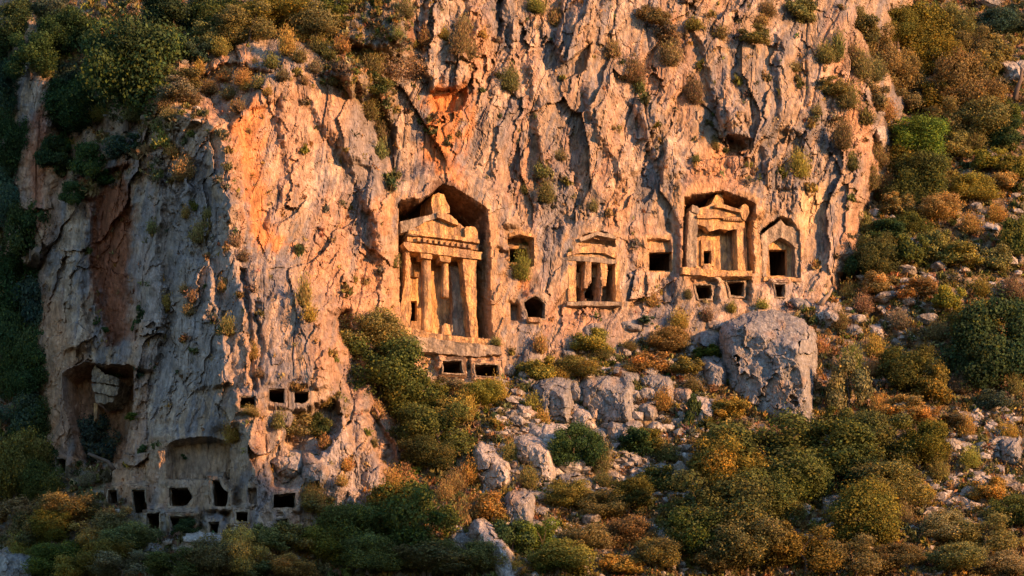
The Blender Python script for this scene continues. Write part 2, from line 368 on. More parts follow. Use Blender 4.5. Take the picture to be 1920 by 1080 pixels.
# ------------------------------------------------------------------ rock colours, with shade painted into the temple niche tops
def mixc(c, col, m): return c * (1 - m[..., None]) + np.array(col) * m[..., None]
tone = fbm(X * .22, Z * .12, 101, 5, .6)
streak = fbm(vx * 1.5, vz * .13, 111, 4, .6)
spot = fbm(X * 1.2, Z * 1.1, 121, 4, .7)
C = np.zeros(PX.shape + (3,)) + np.array((.37, .28, .20))
C = mixc(C, (.50, .40, .315), sstep(.05, .7, tone + .35 * spot) * .8)
C = mixc(C, (.155, .158, .172), sstep(.0, .55, streak * .9 - tone * .3 + .35 * spot) * .8)
C = mixc(C, (.185, .185, .20), sstep(.10, .34, fbm(vx * .5, vz * .16, 117, 5, .65)) * .75)
warm = sstep(-.1, .8, fbm(X * .16, Z * .07, 131, 4, .55) + .3 * streak)
C = mixc(C, (.49, .285, .16), warm * .8)
def blotch(poly, col, s, f=14):
    global C
    sl = box_slice(poly, f + 30); d = sdf(wx[sl], wy[sl], poly) + 22 * streak[sl] * .6 + 8 * spot[sl]
    C[sl] = mixc(C[sl], col, sstep(f, -f, d) * s)
OR = (.56, .24, .085); RED = (.33, .125, .062); YE = (.60, .44, .26)
blotch([(800,170),(880,160),(880,220),(850,300),(870,340),(820,330),(790,290)], OR, .9)
blotch([(440,240),(480,190),(500,200),(490,300),(500,420),(560,470),(470,460),(450,350)], OR, .9)
blotch([(500,180),(640,130),(680,180),(640,260),(600,300),(520,420)], (.50,.30,.17), .6, 30)
blotch([(170,330),(245,300),(250,560),(240,640),(200,640),(175,500)], RED, .9)
blotch([(55,210),(80,210),(90,330),(75,420),(55,400)], RED, .8)
blotch([(120,690),(240,690),(240,870),(140,860)], (.40,.21,.12), .7)
blotch([(1500,360),(1545,340),(1560,380),(1530,420),(1500,430)], YE, .8, 14)
blotch([(1370,270),(1400,280),(1395,360),(1300,360),(1290,300)], (.48,.27,.14), .6)
blotch([(745,360),(930,380),(945,650),(930,700),(760,690),(740,600)], (.55,.34,.17), .65, 10)
blotch([(1275,350),(1425,370),(1430,520),(1280,520)], (.56,.36,.18), .7, 8)
blotch([(1065,435),(1160,435),(1160,570),(1065,565)], (.53,.35,.19), .6, 6)
blotch([(1425,410),(1500,420),(1500,525),(1430,525)], (.54,.34,.18), .6, 6)
blotch([(1210,445),(1262,445),(1262,512),(1210,512)], (.54,.35,.18), .6, 5)
blotch([(950,435),(1003,435),(1003,520),(950,520)], (.54,.35,.18), .6, 5)
blotch([(970,520),(1000,520),(1000,560),(980,560)], OR, .7, 6)
blotch([(310,825),(430,825),(430,960),(310,960)], (.46,.33,.22), .6, 12)
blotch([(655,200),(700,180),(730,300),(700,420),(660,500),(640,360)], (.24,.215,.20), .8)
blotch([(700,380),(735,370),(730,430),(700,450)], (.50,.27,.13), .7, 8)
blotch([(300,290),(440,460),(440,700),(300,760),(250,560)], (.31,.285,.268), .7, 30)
blotch([(560,740),(740,940),(560,950)], (.36,.33,.31), .7, 12)
blotch([(748,384),(752,374),(790,372),(811,362),(831,343),(850,350),(880,368),(904,386),(914,400),(900,445),(760,430)], (.17,.10,.065), .9, 2)  # painted shade: dark brown under the great tomb's niche roof
blotch([(1286,372),(1300,367),(1340,361),(1356,358),(1380,367),(1408,378),(1416,386),(1412,402),(1290,398)], (.17,.10,.065), .9, 2)  # the same painted shade at the top of the smaller temple niche
C = C * (1.06 + .22 * spot[..., None] + .10 * fbm(X * 4, Z * 4, 141, 3, .8)[..., None])
C = C * np.array((.89, .84, .83))
gcol = np.zeros(PX.shape + (3,)) + np.array((.24, .175, .105))
gcol = mixc(gcol, (.25, .215, .19), sstep(-.05, .55, fbm(X * .7, Z * .9, 151, 5, .75)))
gcol = mixc(gcol, (.21, .095, .05), sstep(.15, .6, fbm(X * .5, Z * .6, 157, 4, .7)) * .8)
gcol = mixc(gcol, (.07, .055, .035), sstep(.2, .7, fbm(X * 1.1, Z * 1.3, 161, 4, .8)) * .7)
soilb = blur((1 - rockb).copy(), 2)
sm = sstep(.25, .75, soilb + .35 * spot)
sm = np.maximum(sm, sstep(.55, .95, fbm(X * .2, Z * .25, 171, 4, .7)) * .35 * (1 - carved))
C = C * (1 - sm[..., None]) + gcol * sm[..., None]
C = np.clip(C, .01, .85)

# ------------------------------------------------------------------ materials
def new_mat(name):
    m = bpy.data.materials.new(name); m.use_nodes = True
    b = m.node_tree.nodes['Principled BSDF']; b.inputs['Roughness'].default_value = .9
    b.inputs['Specular IOR Level'].default_value = .15
    return m, m.node_tree, b
def rock_material(name, use_attr=True, base=(.5, .33, .18, 1), dark=(.2, .13, .08, 1), scale=1.0, bump=.24):
    m, t, b = new_mat(name); N = t.nodes; L = t.links
    geo = N.new('ShaderNodeNewGeometry'); mp = N.new('ShaderNodeMapping'); mp.inputs['Scale'].default_value = (1 * scale, 1 * scale, .45 * scale)
    L.new(geo.outputs['Position'], mp.inputs['Vector'])
    n1 = N.new('ShaderNodeTexNoise'); n1.inputs['Scale'].default_value = 2.2; n1.inputs['Detail'].default_value = 8; n1.inputs['Roughness'].default_value = .68
    L.new(mp.outputs['Vector'], n1.inputs['Vector'])
    if use_attr:
        a = N.new('ShaderNodeAttribute'); a.attribute_name = 'stone'; src = a.outputs['Color']
    else:
        r = N.new('ShaderNodeValToRGB'); r.color_ramp.elements[0].position = .42; r.color_ramp.elements[0].color = dark
        r.color_ramp.elements[1].position = .55; r.color_ramp.elements[1].color = base
        n5 = N.new('ShaderNodeTexNoise'); n5.inputs['Scale'].default_value = .9; n5.inputs['Detail'].default_value = 6; n5.inputs['Roughness'].default_value = .7
        mp5 = N.new('ShaderNodeMapping'); mp5.inputs['Scale'].default_value = (1.3, 1.3, .5); L.new(geo.outputs['Position'], mp5.inputs['Vector']); L.new(mp5.outputs['Vector'], n5.inputs['Vector'])
        L.new(n5.outputs['Fac'], r.inputs['Fac'])
        n6 = N.new('ShaderNodeTexNoise'); n6.inputs['Scale'].default_value = 1.0; n6.inputs['Detail'].default_value = 7; n6.inputs['Roughness'].default_value = .72
        mp6 = N.new('ShaderNodeMapping'); mp6.inputs['Scale'].default_value = (3.2, 3.2, .35); L.new(geo.outputs['Position'], mp6.inputs['Vector']); L.new(mp6.outputs['Vector'], n6.inputs['Vector'])
        r6 = N.new('ShaderNodeMapRange'); r6.inputs['From Min'].default_value = .38; r6.inputs['From Max'].default_value = .54; r6.inputs['To Min'].default_value = .58; r6.inputs['To Max'].default_value = 1.08; L.new(n6.outputs['Fac'], r6.inputs['Value'])
        sc6 = N.new('ShaderNodeVectorMath'); sc6.operation = 'SCALE'; L.new(r.outputs['Color'], sc6.inputs[0]); L.new(r6.outputs['Result'], sc6.inputs['Scale']); src = sc6.outputs['Vector']
    mr = N.new('ShaderNodeMapRange'); mr.inputs['From Min'].default_value = .3; mr.inputs['From Max'].default_value = .7
    mr.inputs['To Min'].default_value = .5; mr.inputs['To Max'].default_value = 1.5
    L.new(n1.outputs['Fac'], mr.inputs['Value'])
    mx = N.new('ShaderNodeVectorMath'); mx.operation = 'SCALE'; L.new(src, mx.inputs[0]); L.new(mr.outputs['Result'], mx.inputs['Scale'])
    L.new(mx.outputs['Vector'], b.inputs['Base Color'])
    v = N.new('ShaderNodeTexVoronoi'); v.inputs['Scale'].default_value = 3.2 * scale; v.feature = 'DISTANCE_TO_EDGE'
    wv = N.new('ShaderNodeVectorMath'); wv.operation = 'ADD'; n3 = N.new('ShaderNodeTexNoise'); n3.inputs['Scale'].default_value = 1.5
    L.new(mp.outputs['Vector'], wv.inputs[0]); L.new(n3.outputs['Color'], wv.inputs[1]); L.new(wv.outputs['Vector'], v.inputs['Vector'])
    mi = N.new('ShaderNodeMath'); mi.operation = 'MINIMUM'; mi.inputs[1].default_value = .06; L.new(v.outputs['Distance'], mi.inputs[0])
    ma = N.new('ShaderNodeMath'); ma.operation = 'MULTIPLY_ADD'; ma.inputs[1].default_value = 3.0; L.new(mi.outputs[0], ma.inputs[0]); L.new(n1.outputs['Fac'], ma.inputs[2])
    bp = N.new('ShaderNodeBump'); bp.inputs['Strength'].default_value = 1.0; bp.inputs['Distance'].default_value = bump
    L.new(ma.outputs[0], bp.inputs['Height']); L.new(bp.outputs['Normal'], b.inputs['Normal'])
    return m
M_cliff = rock_material('mountain_stone')
M_tomb = rock_material('carved_limestone', False, (.66, .385, .17, 1), (.33, .21, .13, 1), 1.1, .25)
M_tomb_grey = rock_material('weathered_surround', False, (.40, .31, .225, 1), (.21, .17, .14, 1), 1.6, .16)
M_inside = rock_material('shade_dark_chamber_stone', False, (.15, .095, .06, 1), (.07, .048, .035, 1), 1.0, .1)  # same rock inside the tombs, its colour darkened to stand for shade
M_boulder = rock_material('boulder_stone', False, (.40, .36, .33, 1), (.17, .155, .15, 1), 1.3, .22)
M_boulder_pale = rock_material('pale_boulder_stone', False, (.50, .45, .41, 1), (.24, .21, .19, 1), 1.3, .2)

# ------------------------------------------------------------------ the mountainside mesh
V = P(PX, PY, Y).reshape(-1, 3)
ii, jj = np.meshgrid(np.arange(NY - 1), np.arange(NX - 1), indexing='ij')
a = ii * NX + jj
faces = np.stack([a, a + NX, a + NX + 1, a + 1], -1).reshape(-1, 4)
fx = (PX[:-1, :-1] + STEP / 2).ravel(); fy = (PY[:-1, :-1] + STEP / 2).ravel()
keep = np.ones(len(faces), bool)
for pl in cuts:
    pa = np.array(pl); bb = (fx > pa[:, 0].min() - 2) & (fx < pa[:, 0].max() + 2) & (fy > pa[:, 1].min() - 2) & (fy < pa[:, 1].max() + 2)
    idx = np.nonzero(bb)[0]; keep[idx[sdf(fx[idx], fy[idx], pl) < 0]] = False
soilf = sm[:-1, :-1].ravel()
def grid_object(name, V, faces, colors=None, mat=None, smooth=True):
    used, inv = np.unique(faces, return_inverse=True); V2 = V[used]; f2 = inv.reshape(faces.shape)
    me = bpy.data.meshes.new(name); n = len(f2); k = f2.shape[1]
    me.vertices.add(len(V2)); me.vertices.foreach_set('co', V2.astype(np.float32).ravel())
    me.loops.add(n * k); me.loops.foreach_set('vertex_index', f2.astype(np.int32).ravel())
    me.polygons.add(n); me.polygons.foreach_set('loop_start', np.arange(0, n * k, k, dtype=np.int32))
    try: me.polygons.foreach_set('loop_total', np.full(n, k, dtype=np.int32))
    except Exception: pass
    me.update(calc_edges=True)
    me.polygons.foreach_set('use_smooth', np.full(n, smooth))
    if colors is not None:
        at = me.attributes.new('stone', 'FLOAT_COLOR', 'POINT'); cc = np.ones((len(V2), 4), np.float32); cc[:, :3] = colors[used]
        at.data.foreach_set('color', cc.ravel())
    if mat: me.materials.append(mat)
    ob = bpy.data.objects.new(name, me); COL.objects.link(ob); return ob
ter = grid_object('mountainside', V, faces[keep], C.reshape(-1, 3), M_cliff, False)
ter['kind'] = 'structure'

# unseen hill added across the valley, its crest shaped to shade the lower left
hs, hd = np.meshgrid(np.arange(-210, 211, 5.0), np.arange(-70, 71, 5.0))
hx, hy = math.sin(SUN_AZ), -math.cos(SUN_AZ); tx, ty = math.cos(SUN_AZ), math.sin(SUN_AZ)
top = 260 * math.tan(SUN_EL) + np.interp(hs, [-210, -60, -32, -25, -20, -14, -9, 0, 40, 90, 210], [-40, -16, -14.5, -17.5, -22, -28, -33, -40, -50, -60, -70])
top = top + 1.2 * fbm(hs * .06, hd * 0 + 3.0, 401, 3)
hz = -95 + (top + 95) * np.clip(1 - (np.abs(hd) / 72) ** 1.6, 0, 1) + .8 * fbm(hs * .07, hd * .07, 405, 3) * (np.abs(hd) > 3)
HV = np.stack([hx * (260 + hd) + tx * hs, hy * (260 + hd) + ty * hs, hz], -1).reshape(-1, 3)
hi, hj = np.meshgrid(np.arange(hs.shape[0] - 1), np.arange(hs.shape[1] - 1), indexing='ij'); ha = hi * hs.shape[1] + hj
hill = grid_object('added_shade_hill', HV, np.stack([ha, ha + 1, ha + hs.shape[1] + 1, ha + hs.shape[1]], -1).reshape(-1, 4), np.full((hs.size, 3), .09), M_cliff, False)
hill['kind'] = 'structure'

# ------------------------------------------------------------------ object helpers
R = random.Random(11)
def tag(o, label=None, cat=None, group=None, kind=None):
    if label: o['label'] = label
    if cat: o['category'] = cat
    if group: o['group'] = group
    if kind: o['kind'] = kind
    return o
def empty(name, loc):
    o = bpy.data.objects.new(name, None); COL.objects.link(o); o.location = loc; o.empty_display_size = .3; return o
def put(name, bm, mat, parent=None, smooth=False):
    me = bpy.data.meshes.new(name)
    bmesh.ops.recalc_face_normals(bm, faces=bm.faces[:])
    bm.to_mesh(me); bm.free(); me.materials.append(mat)
    if smooth: me.polygons.foreach_set('use_smooth', [True] * len(me.polygons))
    o = bpy.data.objects.new(name, me); COL.objects.link(o)
    if parent is not None: o.parent = parent; o.matrix_parent_inverse = parent.matrix_basis.inverted()
    return o
def wear(bm, edge=.45, amp=.06, freq=1.7, rounds=3, seed=0.0):
    if rounds: edge *= .6; rounds += 1; amp *= 1.15
    bmesh.ops.triangulate(bm, faces=bm.faces[:])
    for _ in range(rounds):
        es = [e for e in bm.edges if e.calc_length() > edge]
        if not es: break
        bmesh.ops.subdivide_edges(bm, edges=es, cuts=1)
        bmesh.ops.triangulate(bm, faces=[f for f in bm.faces if len(f.verts) > 3])
    so = Vector((seed, seed * .7, -seed))
    for v in bm.verts:
        q = v.co.copy(); v.co += mnoise.noise_vector(q * freq * .8 + so) * amp * .6 + mnoise.noise_vector(q * freq * 3.6 + so) * amp * .55
def prism_bm(F, poly, w0, w1, bm=None):
    bm = bm or bmesh.new()
    fr = F.hit(np.array([p[0] for p in poly]), np.array([p[1] for p in poly]), w0)
    bk = fr + F.e * (w1 - w0)
    a = [bm.verts.new(tuple(p)) for p in fr]; b = [bm.verts.new(tuple(p)) for p in bk]; n = len(a)
    bm.faces.new(a); bm.faces.new(b[::-1])
    for i in range(n): bm.faces.new((a[i], b[i], b[(i + 1) % n], a[(i + 1) % n]))
    return bm
def block(name, F, poly, w0, w1, mat, parent, edge=.5, amp=.05, seed=0.0, rounds=3):
    bm = prism_bm(F, poly, w0, w1); wear(bm, edge, amp, 1.7, rounds, seed); return put(name, bm, mat, parent)
def wall_with_hole(name, F, outer, inner, w0, w1, mat, parent, amp=.04):
    """outer and inner: same number of corners"""
    bm = bmesh.new(); n = len(outer); rows = []
    for pl in (outer, inner):
        fr = F.hit(np.array([p[0] for p in pl], float), np.array([p[1] for p in pl], float), w0)
        rows.append([bm.verts.new(tuple(p)) for p in fr]); rows.append([bm.verts.new(tuple(p + F.e * (w1 - w0))) for p in fr])
    of, ob_, if_, ib = rows
    for i in range(n):
        j = (i + 1) % n
        bm.faces.new((of[i], of[j], if_[j], if_[i])); bm.faces.new((if_[i], if_[j], ib[j], ib[i]))
        bm.faces.new((of[i], ob_[i], ob_[j], of[j])); bm.faces.new((ob_[i], ib[i], ib[j], ob_[j]))
    wear(bm, .55, amp, 1.9, 2); return put(name, bm, mat, parent)
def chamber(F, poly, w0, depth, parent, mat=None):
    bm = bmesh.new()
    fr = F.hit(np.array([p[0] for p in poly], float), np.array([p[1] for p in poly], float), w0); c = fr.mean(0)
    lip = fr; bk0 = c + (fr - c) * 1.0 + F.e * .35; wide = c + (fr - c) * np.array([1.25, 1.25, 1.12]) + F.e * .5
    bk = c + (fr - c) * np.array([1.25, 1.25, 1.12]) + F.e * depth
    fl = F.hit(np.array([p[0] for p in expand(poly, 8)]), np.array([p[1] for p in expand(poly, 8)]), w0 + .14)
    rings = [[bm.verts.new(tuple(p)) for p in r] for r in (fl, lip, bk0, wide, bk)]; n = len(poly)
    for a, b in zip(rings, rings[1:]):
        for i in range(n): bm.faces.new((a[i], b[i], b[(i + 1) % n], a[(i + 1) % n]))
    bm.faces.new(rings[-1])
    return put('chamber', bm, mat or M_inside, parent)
def column(name, F, xc, y0, y1, wpx, w, mat, parent, top=1.0, seed=0.0, sides=14):
    """round pillar between pixel heights y0 (top) and y1 (foot)"""
    a = F.hit(xc, y1, w); b = F.hit(xc, y0, w); r = wpx / 50.0; H = b[2] - a[2]
    bm = bmesh.new(); n = 14; rings = []
    for k in range(n + 1):
        t = k / n; rr = r * (1.05 - .12 * t) * (1.18 if t < .04 else 1) * (1.2 if t > .95 else 1)
        c = a + (b - a) * t; ring = []
        for i in range(sides):
            an = 2 * math.pi * i / sides; p = Vector((c[0] + rr * math.cos(an), c[1] + rr * math.sin(an), a[2] + H * t))
            p += mnoise.noise_vector(p * 1.3 + Vector((seed, 0, 0))) * .07 + mnoise.noise_vector(p * 3.5) * .06
            ring.append(bm.verts.new(p))
        rings.append(ring)
    for p, q in zip(rings, rings[1:]):
        for i in range(sides): bm.faces.new((p[i], p[(i + 1) % sides], q[(i + 1) % sides], q[i]))
    bm.faces.new(rings[0][::-1]); bm.faces.new(rings[-1])
    return put(name, bm, mat, parent, True)

# ------------------------------------------------------------------ the great temple tomb
t = tag(empty('temple_tomb', tuple(FB.hit(830, 640, 1.0))), 'great rock-cut temple tomb, largest of all, with a tall apex block and broken columns', 'tomb')
M = M_tomb
wall_with_hole('cella_wall', FB, [(757,468),(893,486),(896,636),(757,618)], [(768,564),(782,564),(782,602),(768,602)], 2.7, 3.2, M, t)
chamber(FB, DB, 3.15, 3.2, t)
block('lintel', FB, [(766,494),(786,496),(786,520),(766,517)], 2.4, 2.9, M, t, amp=.04)
block('architrave', FB, [(757,454),(800,458),(860,466),(904,473),(903,487),(892,484),(846,480),(800,474),(767,470),(758,462)], .5, 1.9, M, t, .4, .07, 1)
block('frieze', FB, [(765,438),(800,443),(860,450),(898,456),(898,469),(860,464),(800,457),(764,452)], .75, 2.0, M, t, .4, .06, 2)
for k in range(10):
    x = 783 + k * 10.6; y = 448 + (x - 783) * .135
    block('dentil', FB, [(x, y - 3.5), (x + 5.6, y - 2.7), (x + 5.6, y + 4.6), (x, y + 4)], .45, .9, M, t, .5, .025, k, 1)
block('cornice', FB, [(766,431),(800,436),(860,443),(898,449),(899,456),(860,450),(800,443),(765,438)], .45, 1.9, M, t, .4, .06, 3)
block('pediment', FB, [(768,430),(790,417),(820,404),(842,409),(862,421),(878,430),(893,431),(898,450),(860,444),(800,437),(767,432)], .8, 2.4, M, t, .4, .09, 4)
block('raking_cornice', FB, [(750,416),(775,410),(800,404),(822,396),(826,405),(800,415),(776,426),(766,434),(752,436)], .55, 2.6, M_tomb_grey, t, .4, .09, 5)
block('raking_cornice', FB, [(820,398),(838,400),(846,404),(858,414),(860,422),(848,418),(832,410),(820,407)], .35, 2.4, M, t, .4, .05, 6)
block('acroterion', FB, [(812,365),(822,361),(832,364),(836,378),(843,388),(844,399),(830,402),(812,403),(809,385)], .7, 3.4, M, t, .4, .08, 7)
block('acroterion', FB, [(871,430),(874,425),(890,426),(895,434),(895,449),(872,445)], .5, 1.7, M, t, .4, .06, 8)
block('acroterion', FB, [(764,440),(766,430),(776,426),(784,432),(782,443)], .5, 1.7, M_tomb_grey, t, .4, .07, 9)
block('anta', FB, [(761,470),(769,471),(770,540),(771,590),(768,614),(751,612),(750,580),(757,560),(760,520)], .7, 1.7, M, t, .4, .09, 10)
column('column', FB, 799, 476, 624, 19, 1.2, M, t, seed=1)
column('column', FB, 834, 481, 558, 14, 1.2, M, t, seed=2)
block('capital', FB, [(789,474),(811,477),(810,486),(790,483)], .65, 1.7, M, t, .5, .04, 11)
block('capital', FB, [(824,479),(846,482),(845,492),(826,489)], .65, 1.7, M, t, .5, .04, 12)
block('anta', FB, [(868,483),(893,485),(892,540),(893,590),(897,636),(883,634),(880,600),(880,566),(873,540),(870,510)], .7, 1.8, M, t, .4, .10, 13)
block('podium', FB, [(752,610),(800,622),(850,630),(897,634),(932,636),(934,648),(880,650),(820,646),(770,640),(750,628)], -.1, 3.0, M, t, .45, .10, 14)
block('step', FB, [(748,628),(800,642),(900,650),(940,650),(942,664),(880,668),(800,660),(752,648)], -.7, 1.0, M_tomb_grey, t, .5, .12, 15)
block('fallen_column_foot', FB, [(828,628),(829,612),(835,606),(843,609),(846,628)], .4, 1.2, M, t, .4, .08, 16)
block('rear_wall_rock', FB, [(842,500),(868,498),(876,540),(884,600),(888,636),(846,630),(850,560)], 1.9, 2.5, M_tomb_grey, t, .35, .14, 17)

# ------------------------------------------------------------------ the smaller temple tomb
t = tag(empty('temple_tomb', tuple(FT.hit(1350, 512, 1.0))), 'smaller rock-cut temple tomb with an open lit porch, dentils and a horned right corner', 'tomb')
wall_with_hole('cella_wall', FT, [(1290,412),(1398,418),(1402,508),(1288,503)], [(1319,470),(1334,470),(1334,495),(1320,495)], 1.7, 2.2, M, t)
chamber(FT, DT, 2.15, 3.0, t)
wall_with_hole('door_frame', FT, [(1315,449),(1338,451),(1339,499),(1315,498)], [(1319,470),(1334,470),(1334,495),(1320,495)], 1.5, 1.8, M, t, .02)
block('pediment', FT, [(1306,392),(1322,388),(1336,381),(1348,378),(1360,384),(1375,391),(1389,394),(1396,399),(1396,408),(1350,405),(1306,404)], .5, 2.2, M, t, .35, .07, 21)
block('raking_cornice', FT, [(1340,383),(1358,384),(1375,389),(1390,394),(1391,399),(1374,395),(1356,390),(1340,388)], .15, 1.0, M, t, .35, .04, 22)
block('cornice', FT, [(1307,403),(1350,405),(1397,408),(1397,412),(1350,409),(1308,408)], .3, 1.6, M, t, .35, .04, 23)
for k in range(10):
    x = 1357 + k * 3.9; y = 409.5 + k * .28
    block('dentil', FT, [(x, y - 1), (x + 2.4, y - .9), (x + 2.4, y + 3), (x, y + 2.9)], .3, .7, M, t, 1, .01, k, 0)
block('architrave', FT, [(1305,408),(1350,412),(1396,415),(1396,427),(1372,426),(1366,432),(1358,426),(1345,425),(1334,424),(1330,434),(1322,424),(1306,420)], .55, 1.3, M, t, .35, .05, 24)
block('acroterion', FT, [(1331,386),(1336,378),(1343,364),(1350,361),(1355,370),(1357,385)], .55, 2.2, M, t, .35, .07, 25)
block('acroterion', FT, [(1387,396),(1390,386),(1397,382),(1403,386),(1405,399),(1398,414),(1392,410)], .2, 1.5, M, t, .35, .06, 26)
block('acroterion', FT, [(1297,396),(1299,384),(1306,386),(1312,392),(1309,401)], .4, 1.6, M_tomb_grey, t, .35, .06, 27)
block('anta', FT, [(1292,396),(1307,400),(1308,430),(1307,500),(1287,504),(1288,460),(1291,425)], .5, 1.7, M_tomb_grey, t, .35, .09, 28)
block('anta', FT, [(1381,424),(1394,426),(1393,470),(1395,495),(1399,508),(1384,506),(1382,470)], .55, 1.5, M, t, .35, .07, 29)
block('podium', FT, [(1280,500),(1340,506),(1410,508),(1412,518),(1340,518),(1278,514)], -.2, 2.2, M, t, .4, .10, 30)
block('fallen_block', FT, [(1318,506),(1320,497),(1331,494),(1339,506)], .3, 1.1, M, t, .4, .09, 31)

# ------------------------------------------------------------------ the tomb with two pillars
t = tag(empty('pillared_tomb', tuple(FM.hit(1112, 565, .2))), 'weathered pillared tomb with three tall bays and a low gable, between the two temple tombs', 'tomb')
block('gable', FM, [(1064,474),(1088,466),(1110,458),(1128,458),(1142,466),(1157,480),(1156,485),(1132,474),(1114,468),(1090,474),(1064,480)], -.30, .35, M, t, .35, .05, 41)
block('architrave', FM, [(1064,480),(1110,481),(1156,487),(1156,494),(1140,494),(1112,491),(1064,488)], -.12, .4, M_tomb_grey, t, .35, .05, 42)
block('roof_beam', FM, [(1086,446),(1104,440),(1120,434),(1150,440),(1156,448),(1120,441),(1090,452)], -.35, .3, M_tomb_grey, t, .35, .05, 43)
for k, (xa, xb, xc_, xd, y1) in enumerate(((1065,1080,1080,1066,565),(1098,1110,1101,1095,540),(1126,1140,1136,1129,536),(1153,1161,1163,1155,565))):
    block('pillar', FM, [(xa, 488), (xb, 489), (xc_, y1), (xd, y1)], -.06, .55, M, t, .4, .07, 44 + k)
block('block_lit_by_sun', FM, [(1080,512),(1097,510),(1099,545),(1094,552),(1081,533)], 1.2, 2.2, M, t, .4, .06, 49)
bpy.data.objects['block_lit_by_sun'].name = 'inner_wall'
block('inner_wall', FM, [(1111,494),(1120,494),(1119,520),(1104,520),(1108,508)], 1.0, 2.2, M, t, .4, .06, 50)
chamber(FM, DM, 1.9, 3.5, t)
block('threshold', FM, [(1064,565),(1120,567),(1166,566),(1166,573),(1064,573)], -.4, .7, M_tomb_grey, t, .4, .08, 51)

# ------------------------------------------------------------------ the arched-gable tomb
t = tag(empty('gabled_tomb', tuple(FR.hit(1460, 520, .5))), 'rock tomb with a pointed arched gable and large dark doorway, ending the lit row', 'tomb')
block('gable_front', FR, [(1427,441),(1440,431),(1452,424),(1464,412),(1464,445),(1449,453),(1428,470)], .3, 1.0, M_tomb_grey, t, .25, .08, 61)
block('gable_front', FR, [(1464.3,412),(1474,424),(1486,434),(1494,428),(1500,430),(1502,466),(1491,464),(1480,452),(1464.3,445)], .3, 1.0, M_tomb_grey, t, .25, .08, 62)
block('pier', FR, [(1428,470),(1441,461),(1437,519),(1430,519)], .32, 1.0, M_tomb_grey, t, .25, .08, 63)
block('pier', FR, [(1491,464),(1502,466),(1500,519),(1491,519)], .32, 1.0, M_tomb_grey, t, .25, .08, 64)
wall_with_hole('doorway_wall', FR, [(1430,440),(1498,446),(1500,523),(1430,521)], DR, 1.05, 1.5, M, t, .03)
chamber(FR, DR, 1.45, 4.0, t)
block('sill', FR, [(1432,519),(1502,521),(1503,528),(1432,527)], -.1, 1.2, M, t, .4, .08, 62)

# ------------------------------------------------------------------ the hanging block in the overhang cave
t = tag(empty('unfinished_tomb_head', tuple(FC.hit(196, 755, 1.0))), 'unfinished carved block hanging in the overhang cave of the shaded cliff, tree beneath it', 'tomb')
block('carved_block', FC, [(176,684),(186,697),(196,707),(224,711),(223,722),(174,716),(171,712)], .9, 3.3, M_tomb_grey, t, .35, .16, 71)
block('carved_block', FC, [(173,719),(223,724),(221,738),(215,744),(175,734)], 1.0, 3.3, M_tomb_grey, t, .35, .16, 72)
block('carved_block', FC, [(176,737),(214,746),(209,754),(184,756),(178,748)], 1.15, 3.3, M_tomb_grey, t, .35, .16, 73)
block('broken_pier', FC, [(176,756),(182,757),(181,785),(176,790)], 1.6, 3.2, M, t, .35, .07, 74)

# ------------------------------------------------------------------ chambers in the rock
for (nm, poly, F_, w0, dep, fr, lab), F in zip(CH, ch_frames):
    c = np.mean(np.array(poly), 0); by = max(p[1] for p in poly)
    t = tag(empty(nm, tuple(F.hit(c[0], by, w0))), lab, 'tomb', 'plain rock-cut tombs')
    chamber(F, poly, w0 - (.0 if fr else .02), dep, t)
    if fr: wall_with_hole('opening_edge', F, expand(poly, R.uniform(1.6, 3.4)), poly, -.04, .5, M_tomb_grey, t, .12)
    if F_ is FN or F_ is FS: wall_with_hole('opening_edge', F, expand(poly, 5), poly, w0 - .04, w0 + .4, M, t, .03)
    if 'house-shaped' in lab: block('sill_slab', F, [(990,595),(1012,595),(1016,600),(1014,604),(992,603)], -.5, .4, M, t, .3, .05, 80)
t = bpy.data.objects['rock_tomb']
block('lintel', FN, [(955,437),(975,432),(1000,439),(1003,446),(976,439),(955,444)], -.2, .5, M, t, .3, .05, 81)

# ------------------------------------------------------------------ plants
def foliage_material():
    m = bpy.data.materials.new('foliage'); m.use_nodes = True; T = m.node_tree; N = T.nodes; L = T.links
    N.remove(N['Principled BSDF']); out = N['Material Output']
    oi = N.new('ShaderNodeObjectInfo'); at = N.new('ShaderNodeAttribute'); at.attribute_name = 'tint'
    mul = N.new('ShaderNodeMix'); mul.data_type = 'RGBA'; mul.blend_type = 'MULTIPLY'; mul.inputs['Factor'].default_value = 1
    L.new(oi.outputs['Color'], mul.inputs['A']); L.new(at.outputs['Color'], mul.inputs['B'])
    d = N.new('ShaderNodeBsdfDiffuse'); tr = N.new('ShaderNodeBsdfTranslucent'); mx = N.new('ShaderNodeMixShader'); mx.inputs[0].default_value = .3
    L.new(mul.outputs['Result'], d.inputs['Color']); L.new(mul.outputs['Result'], tr.inputs['Color'])
    L.new(d.outputs[0], mx.inputs[1]); L.new(tr.outputs[0], mx.inputs[2]); L.new(mx.outputs[0], out.inputs['Surface'])
    return m
M_leaf = foliage_material()
def attr_leaf_material(name):
    m = bpy.data.materials.new(name); m.use_nodes = True; T = m.node_tree; N = T.nodes; L = T.links
    N.remove(N['Principled BSDF']); out = N['Material Output']; at = N.new('ShaderNodeAttribute'); at.attribute_name = 'tint'
    d = N.new('ShaderNodeBsdfDiffuse'); tr = N.new('ShaderNodeBsdfTranslucent'); mx = N.new('ShaderNodeMixShader'); mx.inputs[0].default_value = .25
    L.new(at.outputs['Color'], d.inputs['Color']); L.new(at.outputs['Color'], tr.inputs['Color'])
    L.new(d.outputs[0], mx.inputs[1]); L.new(tr.outputs[0], mx.inputs[2]); L.new(mx.outputs[0], out.inputs['Surface'])
    return m
M_cover = attr_leaf_material('ground_cover_leaves')
